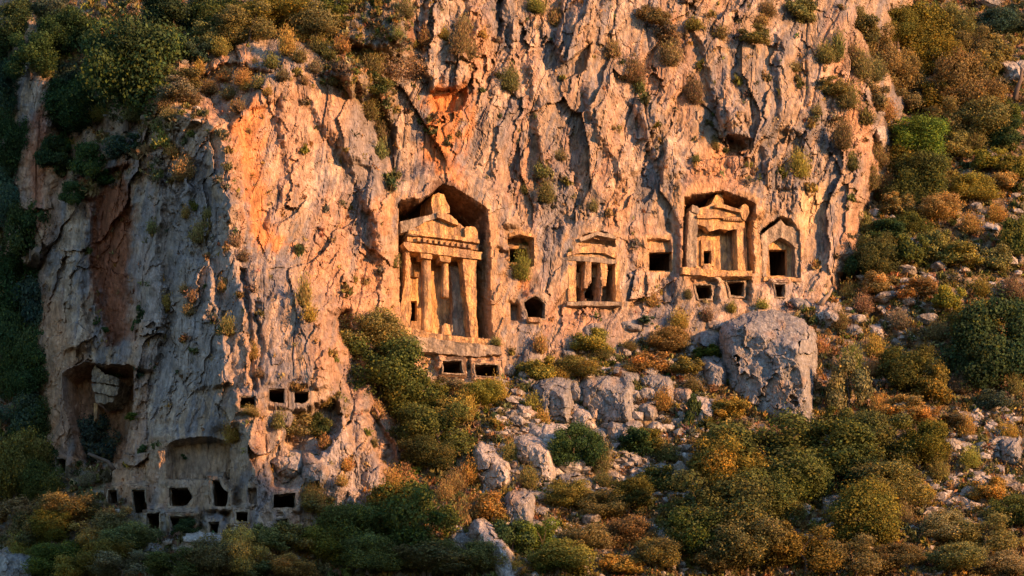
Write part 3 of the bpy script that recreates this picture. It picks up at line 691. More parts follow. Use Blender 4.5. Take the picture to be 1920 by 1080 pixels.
M_bark, _t, _b = new_mat('bark'); _b.inputs['Base Color'].default_value = (.11, .08, .06, 1)
nn = _t.nodes.new('ShaderNodeTexNoise'); nn.inputs['Scale'].default_value = 6; rr_ = _t.nodes.new('ShaderNodeValToRGB')
rr_.color_ramp.elements[0].color = (.05, .035, .028, 1); rr_.color_ramp.elements[1].color = (.19, .14, .11, 1)
_t.links.new(nn.outputs['Fac'], rr_.inputs['Fac']); _t.links.new(rr_.outputs['Color'], _b.inputs['Base Color'])
M_dead, _t, _b = new_mat('dead_wood'); 
nn = _t.nodes.new('ShaderNodeTexNoise'); nn.inputs['Scale'].default_value = 4; rr_ = _t.nodes.new('ShaderNodeValToRGB')
rr_.color_ramp.elements[0].color = (.16, .11, .08, 1); rr_.color_ramp.elements[1].color = (.42, .33, .26, 1)
_t.links.new(nn.outputs['Fac'], rr_.inputs['Fac']); _t.links.new(rr_.outputs['Color'], _b.inputs['Base Color'])

def leaves_mesh(name, c, nrm, size, tint, stretch=1.6, rng=None, mat=None, updir=None):
    """rhombic leaves at centres c facing nrm"""
    n = len(c); rng = rng or np.random.default_rng(1)
    h = rng.normal(size=(n, 3)) if updir is None else updir
    u = np.cross(nrm, h); u /= np.linalg.norm(u, axis=1)[:, None] + 1e-9; v = np.cross(u, nrm); v /= np.linalg.norm(v, axis=1)[:, None] + 1e-9
    s = size[:, None]; V = np.stack([c - v * s * stretch * .5, c + u * s * .5, c + v * s * stretch * .5, c - u * s * .5], 1).reshape(-1, 3)
    me = bpy.data.meshes.new(name); me.vertices.add(4 * n); me.vertices.foreach_set('co', V.astype(np.float32).ravel())
    me.loops.add(4 * n); me.loops.foreach_set('vertex_index', np.arange(4 * n, dtype=np.int32)); me.polygons.add(n)
    me.polygons.foreach_set('loop_start', np.arange(0, 4 * n, 4, dtype=np.int32)); me.update(calc_edges=True)
    at = me.attributes.new('tint', 'FLOAT_COLOR', 'POINT'); cc = np.ones((n, 4, 4), np.float32); cc[:, :, :3] = tint[:, None, :]
    at.data.foreach_set('color', cc.ravel()); me.materials.append(mat or M_leaf)
    return me
def crown_proto(name, seed, nleaf, leaf, nlobe, up=.5, dry=.15):
    """uneven crown: lobes of leaves with gaps between, unit size (x,y in -.5...5, z in 0..1)"""
    g = np.random.default_rng(seed); cs = []; ns = []; ti = []
    lobes = []
    for k in range(nlobe):
        a = g.uniform(0, 2 * np.pi); r = np.sqrt(g.uniform(0, 1)) * .42; z = g.uniform(.13, .85); sh = math.sqrt(max(.08, 1 - ((z - .42) / .62) ** 2))
        lobes.append((np.array([math.cos(a) * r * sh * 1.15, math.sin(a) * r * sh * 1.15, z]), g.uniform(.07, .21) * (1.25 - .4 * z)))
    vol = np.array([l[1] ** 2 for l in lobes]); cnt = (nleaf * vol / vol.sum()).astype(int)
    for (c, r), m in zip(lobes, cnt):
        d = g.normal(size=(m, 3)); d /= np.linalg.norm(d, axis=1)[:, None]
        rad = r * g.uniform(.35, 1.0, m) ** .45 * (1 + .35 * np.sin(d[:, 0] * 7 + seed) * np.sin(d[:, 2] * 6 + d[:, 1] * 5))
        p = c + d * rad[:, None] * np.array([1.1, 1.1, .85]); n = d + g.normal(size=(m, 3)) * .75
        n /= np.linalg.norm(n, axis=1)[:, None]; cs.append(p); ns.append(n)
        lt = g.uniform(.8, 1.25); w = g.uniform(0, 1, m) < dry * g.uniform(.2, 2.2)
        tt = lt * g.uniform(.6, 1.45, m)[:, None] * (np.array([1, 1, 1]) + np.array([.32, .14, .08]) * max(-.5, g.normal() * .5)) * np.where(w[:, None], np.array([1.9, 1.4, .75]), np.array([1.0, 1.0, 1.0])) * (1 + g.normal(size=(m, 3)) * .06)
        ti.append(tt)
    m = nleaf // 7; d = g.normal(size=(m, 3)); d /= np.linalg.norm(d, axis=1)[:, None]; li = g.integers(0, len(lobes), m)
    p = np.array([lobes[i][0] for i in li]) + d * (np.array([lobes[i][1] for i in li]) * g.uniform(.95, 1.75, m))[:, None] * np.array([1, 1, 1.1])
    cs.append(p); ns.append(d); ti.append(g.uniform(.6, 1.7, m)[:, None] * np.array([1.25, 1.1, .9]))
    c = np.concatenate(cs); n = np.concatenate(ns); tt = np.concatenate(ti); c[:, 2] = np.clip(c[:, 2], .0, 1.2)
    return leaves_mesh(name, c, n, leaf * g.uniform(.45, 1.5, len(c)), tt, 1.5, g)
def brush_proto(name, seed, nblade, blade, heads=True):
    """airy bush of upright thin twigs radiating from the base"""
    g = np.random.default_rng(seed); m = nblade
    a = g.uniform(0, 2 * np.pi, m); tilt = np.abs(g.normal(0, .55, m)).clip(0, 1.35); L_ = g.uniform(.45, 1.0, m) * (1 - .25 * (tilt / 1.3))
    d = np.stack([np.cos(a) * np.sin(tilt) * .62, np.sin(a) * np.sin(tilt) * .62, np.cos(tilt)], 1)
    base = g.normal(0, .13, (m, 3)) * np.array([1, 1, 0]); lump = .8 + .35 * np.sin(a * 3 + seed) * np.sin(tilt * 5) + .2 * np.sin(a * 7 + 2 * seed)
    t_ = g.uniform(.25, 1.0, m) ** .6; p = base + d * (L_ * t_ * lump)[:, None]
    n = g.normal(size=(m, 3)); n -= d * (n * d).sum(1)[:, None]; n /= np.linalg.norm(n, axis=1)[:, None] + 1e-9
    tt = g.uniform(.55, 1.5, m)[:, None] * (np.array([.75, .7, .7]) + t_[:, None] * np.array([.5, .45, .3])) * (1 + np.sin(a * 2 + seed)[:, None] * np.array([.10, .16, .05])) * (1 + g.normal(size=(m, 3)) * .08)
    return leaves_mesh(name, p, n, blade * g.uniform(.5, 1.4, m), tt, 3.2, g, None, d + g.normal(size=(m, 3)) * .35)
BIG = [crown_proto('crown', 100 + i, 26000, .0205, 34 + 5 * i, dry=d_) for i, d_ in enumerate((.10, .16, .06, .22))]
MID = [crown_proto('crown', 120 + i, 9500, .034, 20 + 2 * i, dry=d_) for i, d_ in enumerate((.1, .2, .05, .3, .15))]
SML = [crown_proto('crown', 140 + i, 2400, .066, 9 + i, dry=.15) for i in range(5)]
BRB = [brush_proto('crown', 160 + i, 6500, .021) for i in range(4)]
BRS = [brush_proto('crown', 180 + i, 1900, .037) for i in range(5)]

def limb(bm, pts, radii, sides=7):
    rings = []
    for i, (p, r) in enumerate(zip(pts, radii)):
        p = Vector(p); d = (Vector(pts[min(i + 1, len(pts) - 1)]) - Vector(pts[max(i - 1, 0)])).normalized()
        u = d.cross(Vector((.3, 1, .1))).normalized(); v = d.cross(u)
        rings.append([bm.verts.new(p + (u * math.cos(2 * math.pi * k / sides) + v * math.sin(2 * math.pi * k / sides)) * r) for k in range(sides)])
    for a_, b_ in zip(rings, rings[1:]):
        for k in range(sides): bm.faces.new((a_[k], a_[(k + 1) % sides], b_[(k + 1) % sides], b_[k]))
    bm.faces.new(rings[0][::-1]); bm.faces.new(rings[-1])
def trunk_proto(seed):
    g = random.Random(seed); bm = bmesh.new()
    for s in range(g.choice((1, 2, 2))):
        ox = g.uniform(-.06, .06); top = (ox + g.uniform(-.08, .08), g.uniform(-.05, .05), .42)
        limb(bm, [(ox, 0, -.12), (ox + g.uniform(-.02, .02), 0, .12), (ox, .02, .27), top], [.032, .026, .021, .016])
        for k in range(4):
            a = g.uniform(0, 6.28); e = (top[0] + math.cos(a) * .24, top[1] + math.sin(a) * .24, g.uniform(.55, .82))
            mid = tuple((top[i] + e[i]) / 2 + g.uniform(-.03, .03) for i in range(3)); limb(bm, [top, mid, e], [.014, .01, .005], 5)
    me = bpy.data.meshes.new('trunk'); bm.to_mesh(me); bm.free(); me.materials.append(M_bark); return me
TRK = [trunk_proto(i) for i in range(5)]

KIND = {  # colour, words, brush?
 'dark': ((.030, .052, .024), 'dark green evergreen', 0), 'blue': ((.040, .064, .050), 'bluish dark green', 0), 'oak': ((.056, .070, .024), 'deep green leafy', 0),
 'bright': ((.065, .098, .022), 'bright green', 0), 'olive': ((.105, .105, .045), 'dull olive green', 1), 'lime': ((.145, .14, .04), 'yellow-green', 1),
 'gold': ((.23, .165, .05), 'golden yellow', 1), 'ochre': ((.21, .145, .06), 'ochre dry', 1), 'rust': ((.135, .10, .058), 'rust-brown dry', 1), 'grey': ((.15, .125, .085), 'greyish dry', 1),
 'goldoak': ((.10, .092, .024), 'green and golden leafy', 0), 'brown': ((.115, .098, .045), 'brownish leafy', 1)}
LAND = [(830,380,'the apex block of the great temple tomb'),(830,640,'the podium of the great temple tomb'),(925,560,'the shaded corridor of the great temple tomb'),(1000,580,'the house-shaped tomb mouth'),
 (1112,570,'the pillared tomb'),(1238,520,'the wide square tomb mouth'),(1350,540,'the smaller temple tomb'),(1350,350,'the brow over the smaller temple tomb'),(1460,540,'the arched-gable tomb'),(1440,690,'the huge grey boulder'),
 (1140,750,'the split grey boulders'),(1035,745,'the flat-faced grey boulder'),(925,880,'the slanting lit boulder'),(1010,870,'the pale double boulder'),(970,960,'the upright pale stone'),(930,1030,'the long leaning slab'),
 (650,800,'the top of the grey crag'),(690,920,'the foot of the grey crag'),(530,745,'the row of three tomb holes'),(370,820,'the alcove brow'),(350,930,'the wide tomb mouth under the alcove'),(530,940,'the wide low tomb mouth'),
 (190,690,'the overhang cave'),(200,870,'the ledge under the hanging block'),(120,880,'the small gully doorway'),(210,460,'the red stained wall'),(400,230,'the pale top of the buttress'),(340,420,'the middle of the buttress'),(400,600,'the lower buttress face'),
 (480,350,'the orange stained wall'),(600,250,'the sunlit wall top'),(240,120,'the great dark oak'),(520,60,'the golden thicket on the summit'),(430,140,'the grassy shelf'),(60,200,'the pale rock fin'),(40,600,'the wooded gully'),(60,860,'the foot of the gully'),
 (150,1000,'the golden bushes at the foot'),(450,1030,'the feathery golden bush'),(740,700,'the big oak below the great tomb'),(700,130,'the grey-brown thicket in the cleft'),(840,210,'the orange overhang scar'),(1070,110,'the small roof of rock'),(1240,130,'the rusty ledge'),
 (1380,280,'the dark slanting notch'),(1525,390,'the yellow lit patch'),(1600,60,'the cliff rim'),(1640,240,'the small outcrop on the rim'),(1720,290,'the bright green tree'),(1800,150,'the brown-green wood'),(1890,130,'the white stones on the ridge'),
 (1860,640,'the dark oak on the upper slope'),(1700,700,'the oak clump right of the huge boulder'),(1840,790,'the pale scree patch'),(1900,840,'the square brown boulder'),(1800,930,'the bare stony clearing'),(1440,880,'the dark oak thicket'),(1580,820,'the oak thicket crest'),
 (1560,950,'the fallen lit log'),(1400,1030,'the olive bush in front of the thicket'),(1190,880,'the round dark bush'),(1230,960,'the low grey slope'),(1240,640,'the shrubby terrace'),(1650,480,'the brushy corner beside the cliff'),(1800,430,'the open brushy slope'),(1100,950,'the stony slope foot'),(1680,1020,'the brushy foot of the slope')]
used_labels = {}
def describe(kind, x, y, w, noun):
    lx, ly, nm = min(LAND, key=lambda l: (l[0] - x) ** 2 + ((l[1] - y) * 1.15) ** 2)
    dx, dy = x - lx, y - ly
    far = 'just ' if math.hypot(dx, dy) < 38 else ''
    if abs(dx) > 2 * abs(dy): rel_ = far + ('right of' if dx > 0 else 'left of')
    elif abs(dy) > 2 * abs(dx): rel_ = far + ('below' if dy > 0 else 'above')
    else: rel_ = far + ('below and ' if dy > 0 else 'above and ') + ('right of' if dx > 0 else 'left of')
    size = 'tiny' if w < 20 else 'small' if w < 34 else 'medium' if w < 55 else 'wide' if w < 90 else 'very wide'
    for extra in ('', 'rounder ', 'lower ', 'ragged ', 'paler ', 'denser ', 'spiky ', 'twin ', 'second ', 'third ', 'fourth '):
        if extra in ('rounder ', 'lower ', 'ragged ', 'paler ', 'denser ', 'spiky ', 'twin '): continue
        lab = f"{extra}{size} {KIND[kind][1]} {noun} {rel_} {nm}"
        if len(lab.split()) > 16: lab = lab.replace(size + ' ', '', 1)
        if len(lab.split()) > 16: lab = lab.replace(' and right of', ' right of').replace(' and left of', ' left of').replace('above ', '').replace('below ', '')
        if lab not in used_labels: used_labels[lab] = 1; return lab
    return lab
def grow(x, cy, w, h, kind, label=None, noun=None, trunk=None, push=.12):
    """a shrub or tree whose crown covers about w x h px around (x, cy)"""
    if label is None and cy > 560 and x > 640 and not trunk: f_ = 1.0 if w > 90 else .84; w *= f_; h *= f_
    col_, words, br = KIND[kind]; by = cy + h * .5
    Yb = float(Y_at(x, by)); base = P(x, min(by, cy + h * .42), Yb)
    base = P(x, by, Yb); Wm = w / 25.0; Hm = h / 25.0 / .93
    tree = trunk if trunk is not None else (w > 78 and not br and kind not in ('olive', 'brown', 'goldoak'))
    noun = noun or ('tree' if tree else 'shrub')
    name = {'tree': 'broadleaf_tree', 'shrub': 'shrub'}.get(noun, noun)
    label = label or describe(kind, x, cy, w, noun)
    br = br and w <= 58
    protos = (BRB if w > 40 else BRS) if br else (BIG if w > 72 else MID if w > 34 else SML)
    me = R.choice(protos); s = R.uniform(.85, 1.2); cv = tuple(min(.6, 1.5 * c_ * s * R.uniform(.9, 1.12)) for c_ in col_) + (1,)
    if tree: push = .02
    loc = Vector(base) + Vector((0, -push * Wm, -.1 - (.08 * Hm if tree else 0)))
    sc = (Wm * 1.18, Wm * 1.0, Hm * (1.05 if not br else 1.25)); rz = R.uniform(0, 6.28)
    if tree or w > 60:
        root = empty(name, loc); cr = bpy.data.objects.new('crown', me); tk = bpy.data.objects.new('trunk' if tree else 'stems', R.choice(TRK))
        for o in (cr, tk): COL.objects.link(o); o.parent = root; o.scale = sc; o.rotation_euler = (0, 0, rz)
        cr.color = cv
    else:
        root = bpy.data.objects.new(name, me); COL.objects.link(root); root.location = loc; root.scale = sc; root.rotation_euler = (R.uniform(-.15, .15), R.uniform(-.15, .15), rz); root.color = cv
    tag(root, label, 'tree' if tree else 'bush', 'trees on the mountainside' if tree else 'bushes growing on the rock and slope')
    return root
placed = []
def G(*a, **k):
    placed.append((a[0], a[1], max(a[2], a[3]) * .5)); return grow(*a, **k)
# the dark wooded gully on the left
for a in [(22,40,110,110,'dark'),(60,95,90,80,'dark'),(20,150,90,120,'blue'),(28,260,90,120,'dark'),(20,350,80,110,'blue'),(55,425,70,100,'dark'),(30,520,90,120,'dark'),(66,560,70,110,'blue'),(25,630,90,120,'dark'),
          (50,700,90,110,'dark'),(22,770,90,110,'blue'),(70,790,80,100,'dark'),(75,650,50,90,'dark'),(30,880,110,120,'goldoak'),(75,900,80,80,'oak'),(85,850,60,70,'dark')]: G(*a)
# summit and shelf
G(240,115,185,190,'dark','great dark green oak with many rounded clumps above the red stained wall', 'tree')
for a in [(150,190,130,110,'dark'),(108,150,80,80,'blue'),(125,60,110,90,'dark'),(105,15,90,60,'blue'),(305,85,80,70,'oak'),(330,30,130,80,'dark'),(395,25,100,80,'oak'),(440,60,90,60,'olive'),(500,25,140,70,'goldoak'),(545,20,90,60,'lime'),
          (470,45,90,60,'brown'),(590,40,80,60,'olive'),(630,20,70,50,'oak'),(600,85,50,36,'olive'),(540,80,44,50,'gold'),(385,70,70,56,'olive'),(360,95,70,44,'blue'),(412,88,44,34,'lime'),(375,125,26,26,'gold'),(565,62,24,34,'gold'),(602,62,20,34,'gold'),
          (455,148,44,28,'ochre'),(485,155,34,24,'olive'),(350,150,60,34,'brown'),(300,140,60,40,'olive'),(330,170,70,36,'grey'),(190,212,56,34,'lime'),(250,215,50,30,'olive'),(235,272,62,40,'blue'),(170,300,56,80,'dark'),(128,265,34,60,'dark'),
          (98,290,56,70,'dark'),(135,362,40,50,'dark'),(200,330,44,36,'dark'),(310,262,40,34,'lime'),(322,285,40,22,'gold'),(345,318,56,40,'ochre'),(88,130,30,30,'olive')]: G(*a)
for a in [(360,185,40,24,'rust'),(395,165,44,26,'brown'),(430,175,40,24,'olive'),(450,200,34,26,'rust'),(420,140,36,24,'ochre'),(475,125,44,28,'brown'),(510,115,40,28,'olive'),(530,140,34,22,'rust'),(560,105,40,26,'brown'),(590,125,34,24,'grey'),(618,100,36,26,'olive'),
          (640,85,40,30,'ochre'),(320,215,44,24,'brown'),(300,235,36,24,'olive'),(275,245,36,22,'rust'),(500,170,24,18,'ochre'),(460,160,26,20,'gold'),(570,150,24,16,'rust'),(625,150,30,22,'olive'),(310,190,40,26,'brown')]: G(*a)
# buttress
for a in [(370,440,36,34,'ochre'),(350,398,26,22,'gold'),(286,425,28,26,'olive'),(388,430,40,34,'brown'),(315,570,30,28,'gold'),(360,555,30,26,'rust'),(425,612,36,34,'brown'),(420,535,30,24,'ochre'),(355,580,26,22,'rust'),(440,808,46,46,'gold'),
          (250,780,26,14,'bright'),(255,600,26,50,'dark'),(262,690,22,44,'blue'),(268,850,26,30,'dark'),(182,600,14,14,'dark'),(197,618,13,13,'dark'),(475,660,22,26,'ochre'),(570,550,30,50,'ochre'),(580,590,34,26,'gold'),(600,745,56,34,'ochre'),
          (560,720,34,24,'ochre'),(540,800,70,46,'brown'),(600,800,40,40,'oak'),(520,790,30,30,'olive'),(470,772,44,14,'ochre'),(348,855,12,12,'dark'),(485,700,26,14,'rust'),(440,450,30,24,'rust'),(455,480,30,20,'rust'),(345,540,24,18,'ochre'),(390,400,20,18,'brown')]: G(*a)
G(178,818,72,84,'blue','dark leaning tree on the ledge beneath the hanging carved block', 'tree', True)
G(232,690,40,40,'dark'); G(222,730,20,20,'dark'); G(148,885,16,14,'dark'); G(136,905,14,14,'dark')
# foot of the shaded cliff
for a in [(120,960,110,50,'olive'),(165,900,50,26,'grey'),(100,990,80,56,'goldoak'),(172,1004,70,44,'gold'),(110,1046,90,60,'oak'),(190,1050,90,56,'goldoak'),(145,1068,70,40,'gold'),(40,1030,50,40,'lime'),(60,1000,70,60,'brown'),(348,990,40,26,'dark'),(215,975,60,40,'olive'),(250,1020,100,50,'olive'),(330,1058,80,46,'oak'),(400,1050,90,60,'olive'),
          (460,1040,80,80,'gold'),(545,1065,80,40,'gold'),(495,1010,60,40,'olive'),(600,950,60,44,'brown'),(585,930,50,40,'ochre'),(550,1010,70,50,'brown'),(650,990,100,90,'oak'),(600,1025,80,56,'goldoak'),(690,1040,90,70,'olive'),(480,1070,60,30,'olive'),
          (30,960,70,50,'brown'),(230,1065,90,40,'grey'),(640,900,26,20,'ochre'),(650,870,30,26,'gold'),(610,830,34,24,'ochre'),(700,830,24,20,'olive')]: G(*a)
# the big oak column below the great tomb
G(700,620,100,70,'brown'); G(668,640,56,70,'olive')
G(715,690,145,115,'oak','large round oak growing against the cliff below the great temple tomb', 'tree')
for a in [(780,735,100,90,'oak'),(818,805,120,90,'oak'),(850,770,70,60,'lime'),(800,852,90,70,'oak'),(870,765,60,60,'gold'),(710,772,30,32,'ochre'),(735,900,56,44,'ochre'),(760,890,40,34,'rust'),(770,910,50,40,'ochre'),(780,970,150,130,'oak'),(730,960,90,90,'goldoak'),(855,905,56,44,'rust'),(835,925,50,40,'ochre'),
          (880,890,56,50,'gold'),(905,955,76,60,'ochre'),(860,970,44,60,'rust'),(800,1055,120,50,'olive'),(870,1050,100,50,'olive'),(910,1050,70,60,'olive'),(740,1055,70,40,'brown'),(900,740,90,50,'lime'),(935,735,56,50,'gold'),(850,725,70,34,'grey'),
          (1010,690,70,56,'lime'),(1085,690,90,46,'lime'),(1050,700,50,34,'gold'),(1105,640,80,50,'lime'),(1130,660,50,34,'olive'),(1012,645,44,40,'ochre'),(1000,755,46,36,'lime'),(1017,782,34,26,'gold'),(955,855,50,46,'olive'),(990,900,60,44,'brown')]: G(*a)
G(1080,838,76,80,'dark','round very dark bush under the split grey boulders'); G(1125,860,60,60,'olive')
G(1195,830,76,64,'dark'); G(1215,825,50,60,'goldoak')
G(960,1012,80,80,'dark'); G(1012,1020,76,66,'bright','vivid green cushion bush beside a very dark bush at the slope foot')
# cliff face plants
for a in [(690,85,90,64,'brown'),(740,120,90,70,'grey'),(700,110,50,60,'brown'),(690,200,56,50,'brown'),(715,245,34,50,'brown'),(712,280,30,34,'olive'),(700,160,60,40,'oak'),(860,75,44,70,'brown'),(830,60,30,24,'lime'),(760,20,50,30,'olive'),(745,60,30,24,'olive'),
          (800,70,30,30,'ochre'),(880,95,36,30,'brown'),(955,150,50,44,'olive'),(1005,10,50,30,'lime'),(1040,30,34,40,'brown'),(1020,318,36,30,'olive'),(1025,362,42,40,'brown'),(1110,385,26,22,'olive'),(1050,290,30,20,'rust'),(985,355,24,18,'olive'),
          (1185,132,56,50,'brown'),(1220,30,60,40,'brown'),(1250,65,60,50,'rust'),(1260,100,56,50,'rust'),(1300,170,50,50,'rust'),(1200,160,34,30,'olive'),(1150,90,40,40,'rust'),(1300,45,40,24,'lime'),(1410,65,60,34,'brown'),(1500,20,60,50,'olive'),(1440,15,50,30,'brown'),
          (1500,310,48,50,'lime'),(1305,297,20,16,'olive'),(1340,270,24,20,'brown'),(1530,205,26,20,'olive'),(1490,125,34,20,'olive'),(1550,100,50,40,'brown'),(1570,85,40,50,'olive'),(1560,160,60,40,'brown'),(1590,180,50,50,'brown'),(1430,35,36,24,'ochre'),
          (870,40,36,30,'rust'),(905,60,30,24,'ochre'),(1350,60,40,28,'brown'),(1070,470,12,12,'olive'),(890,445,22,24,'olive'),(740,490,20,22,'olive'),(930,640,34,18,'olive'),(985,455,14,12,'olive'),(1290,550,24,20,'olive'),(1370,575,34,26,'lime'),(1430,570,34,20,'lime'),
          (1225,560,34,30,'ochre'),(1215,600,34,22,'blue'),(1310,470,10,10,'lime'),(1630,330,50,50,'brown'),(1600,300,36,40,'olive'),(1580,250,50,60,'brown')]: G(*a)
G(976,502,46,50,'lime','feathery yellow-green bush hanging in front of the gabled tomb recess')
# terrace under the tombs
for a in [(1250,640,90,50,'brown'),(1225,680,80,46,'ochre'),(1290,690,70,36,'brown'),(1275,600,56,40,'gold'),(1325,590,40,30,'rust'),(1180,690,56,24,'ochre'),(1245,755,56,44,'gold'),(1325,660,56,30,'bright'),(1300,770,34,70,'dark'),(1370,765,70,44,'gold'),(1440,655,42,28,'gold'),
          (1410,625,34,16,'ochre'),(1475,630,26,20,'lime'),(1300,720,50,30,'olive'),(1160,700,30,20,'rust'),(1250,790,30,24,'rust'),(1180,650,50,24,'olive'),(1395,595,34,16,'rust'),(1540,650,40,34,'ochre'),(1575,600,50,50,'brown'),(1620,570,60,40,'rust'),(1590,545,40,34,'gold')]: G(*a)
# thickets of the lower right
G(1440,850,190,120,'oak','broad dark oak mound below the huge grey boulder', 'tree'); G(1560,850,150,110,'oak')
for a in [(1370,880,130,110,'goldoak'),(1330,960,170,120,'oak'),(1300,1000,110,90,'oak'),(1420,930,120,90,'oak'),(1500,900,110,90,'oak'),(1650,820,120,90,'oak'),(1720,835,100,80,'goldoak'),(1590,885,110,70,'dark'),(1660,910,110,70,'olive'),(1620,970,110,110,'goldoak'),(1580,790,80,60,'oak'),
          (1400,1030,130,90,'olive'),(1450,1000,80,60,'goldoak'),(1340,1050,90,60,'olive'),(1510,1040,110,70,'goldoak'),(1600,1050,100,60,'olive'),(1680,1050,90,50,'brown'),(1560,905,44,60,'rust'),(1500,960,40,34,'brown'),(1590,720,84,120,'olive'),(1600,680,60,70,'lime'),
          (1700,690,110,90,'oak'),(1745,720,80,80,'goldoak'),(1670,670,50,40,'dark'),(1640,650,60,50,'gold'),(1640,690,56,40,'ochre'),(1690,760,80,50,'ochre'),(1650,760,50,44,'gold'),(1735,780,70,50,'gold'),(1780,790,70,40,'rust'),(1810,800,50,46,'gold'),(1890,810,56,34,'gold')]: G(*a)
for a in [(1625,50,60,60,'brown'),(1600,100,50,44,'rust'),(1612,30,50,50,'brown'),(1640,130,56,50,'brown'),(1680,50,80,70,'goldoak'),(1755,100,90,80,'goldoak'),(1830,80,80,60,'olive'),(1700,190,60,50,'brown'),(1760,180,70,60,'goldoak'),(1850,180,80,70,'brown'),(1790,270,60,50,'brown'),(1830,260,56,44,'olive'),
          (1650,290,50,50,'rust'),(1660,350,50,50,'brown'),(1690,300,60,60,'goldoak'),(1760,330,50,40,'brown'),(1880,340,60,40,'ochre'),(1625,215,40,40,'brown'),(1680,380,60,50,'olive'),(1625,420,40,40,'olive')]: G(*a)
G(1865,640,150,170,'dark','large dark oak standing alone on the upper right slope', 'tree'); G(1830,600,90,80,'goldoak')
for a in [(1725,250,110,100,'bright'),(1730,320,110,110,'oak'),(1700,350,90,90,'oak'),(1670,240,60,50,'brown'),(1650,90,80,90,'brown'),(1720,50,120,110,'goldoak'),(1690,130,80,90,'brown'),(1780,40,90,80,'olive'),(1800,150,110,120,'brown'),(1830,220,110,90,'olive'),(1780,220,80,70,'brown'),
          (1870,40,90,60,'blue'),(1880,90,70,60,'olive'),(1905,30,60,60,'blue'),(1850,120,70,50,'olive'),(1885,250,70,60,'dark'),(1900,210,50,50,'oak'),(1900,310,60,50,'goldoak'),(1640,170,60,60,'rust'),(1620,120,50,60,'brown'),(1660,200,50,44,'ochre'),(1860,300,70,44,'lime'),
          (1820,350,80,50,'lime'),(1760,390,80,50,'ochre'),(1700,420,80,60,'oak'),(1640,470,80,80,'oak'),(1610,500,56,56,'dark'),(1660,430,60,50,'dark'),(1710,470,70,60,'oak'),(1760,460,60,60,'olive'),(1900,440,60,80,'oak'),(1860,480,60,50,'olive'),(1800,480,70,50,'lime'),
          (1820,420,50,40,'ochre'),(1870,400,50,34,'gold'),(1720,540,70,44,'ochre'),(1780,560,60,44,'lime'),(1650,530,60,40,'ochre'),(1900,540,50,44,'rust'),(1840,540,56,34,'lime'),(1690,600,60,44,'grey'),(1760,620,60,44,'brown'),(1860,750,70,50,'blue'),(1800,720,60,44,'grey'),
          (1900,720,50,50,'olive'),(1850,920,80,50,'gold'),(1900,960,90,70,'oak'),(1770,990,90,60,'grey'),(1850,1010,110,60,'olive'),(1720,920,70,44,'gold'),(1760,880,60,50,'olive'),(1820,860,56,44,'lime'),(1700,970,50,50,'brown'),(1780,1050,100,50,'olive'),(1880,1060,90,50,'grey'),
          (1130,950,90,50,'olive'),(1070,930,90,60,'lime'),(1100,1010,90,50,'olive'),(1050,1050,100,50,'lime'),(1180,930,90,60,'oak'),(1240,900,80,60,'oak'),(1180,1000,90,60,'brown'),(1230,1040,90,60,'olive'),(1160,1060,80,40,'gold'),(1130,900,50,34,'brown'),(1250,850,60,40,'olive'),(960,1065,60,30,'gold')]: G(*a)

# ------------------------------------------------------------------ boulders
def boulder_mesh(seed, cuts_=11, rough_=.05, sub=4):
    g = random.Random(seed); bm = bmesh.new(); bmesh.ops.create_icosphere(bm, subdivisions=sub, radius=.62)
    pl = []
    for _ in range(cuts_):
        n = Vector((g.gauss(0, 1), g.gauss(0, 1), g.gauss(0, .8))).normalized(); pl.append((n, g.uniform(.36, .50)))
    for v in bm.verts:
        for n, d in pl:
            k = v.co.dot(n) - d
            if k > 0: v.co -= n * k
        q = v.co * 2.2 + Vector((seed, 0, 0))
        v.co += mnoise.noise_vector(q) * .06 + mnoise.noise_vector(q * 3) * rough_ * .7 + mnoise.noise_vector(q * 8) * rough_ * .35
    me = bpy.data.meshes.new('boulder'); bm.to_mesh(me); bm.free(); return me
BM_ = [boulder_mesh(i + 1) for i in range(8)]
for m_ in BM_: m_.materials.append(M_boulder)
BP_ = [m.copy() for m in BM_[:4]]
for m_ in BP_: m_.materials.clear(); m_.materials.append(M_boulder_pale)
def boulder(x, y, w, h, label, v=0, rz=None, tilt=0.0, pale=False, deep=.8, push=.15):
    Yb = float(Y_at(x, y + h * .4)); me = (BP_ if pale else BM_)[v % (4 if pale else 8)]
    o = bpy.data.objects.new('boulder', me); COL.objects.link(o); Wm, Hm = w / 25 * 1.12, h / 25 * 1.15
    o.location = Vector(P(x, y, Yb)) + Vector((0, -push * Wm, 0)); o.scale = (Wm, Wm * deep, Hm); o.rotation_euler = (0, tilt, 0) if rz is None else (0, tilt, rz)
    tag(o, label, 'boulder', 'boulders and outcrops on the slope'); placed.append((x, y, 0)); return o
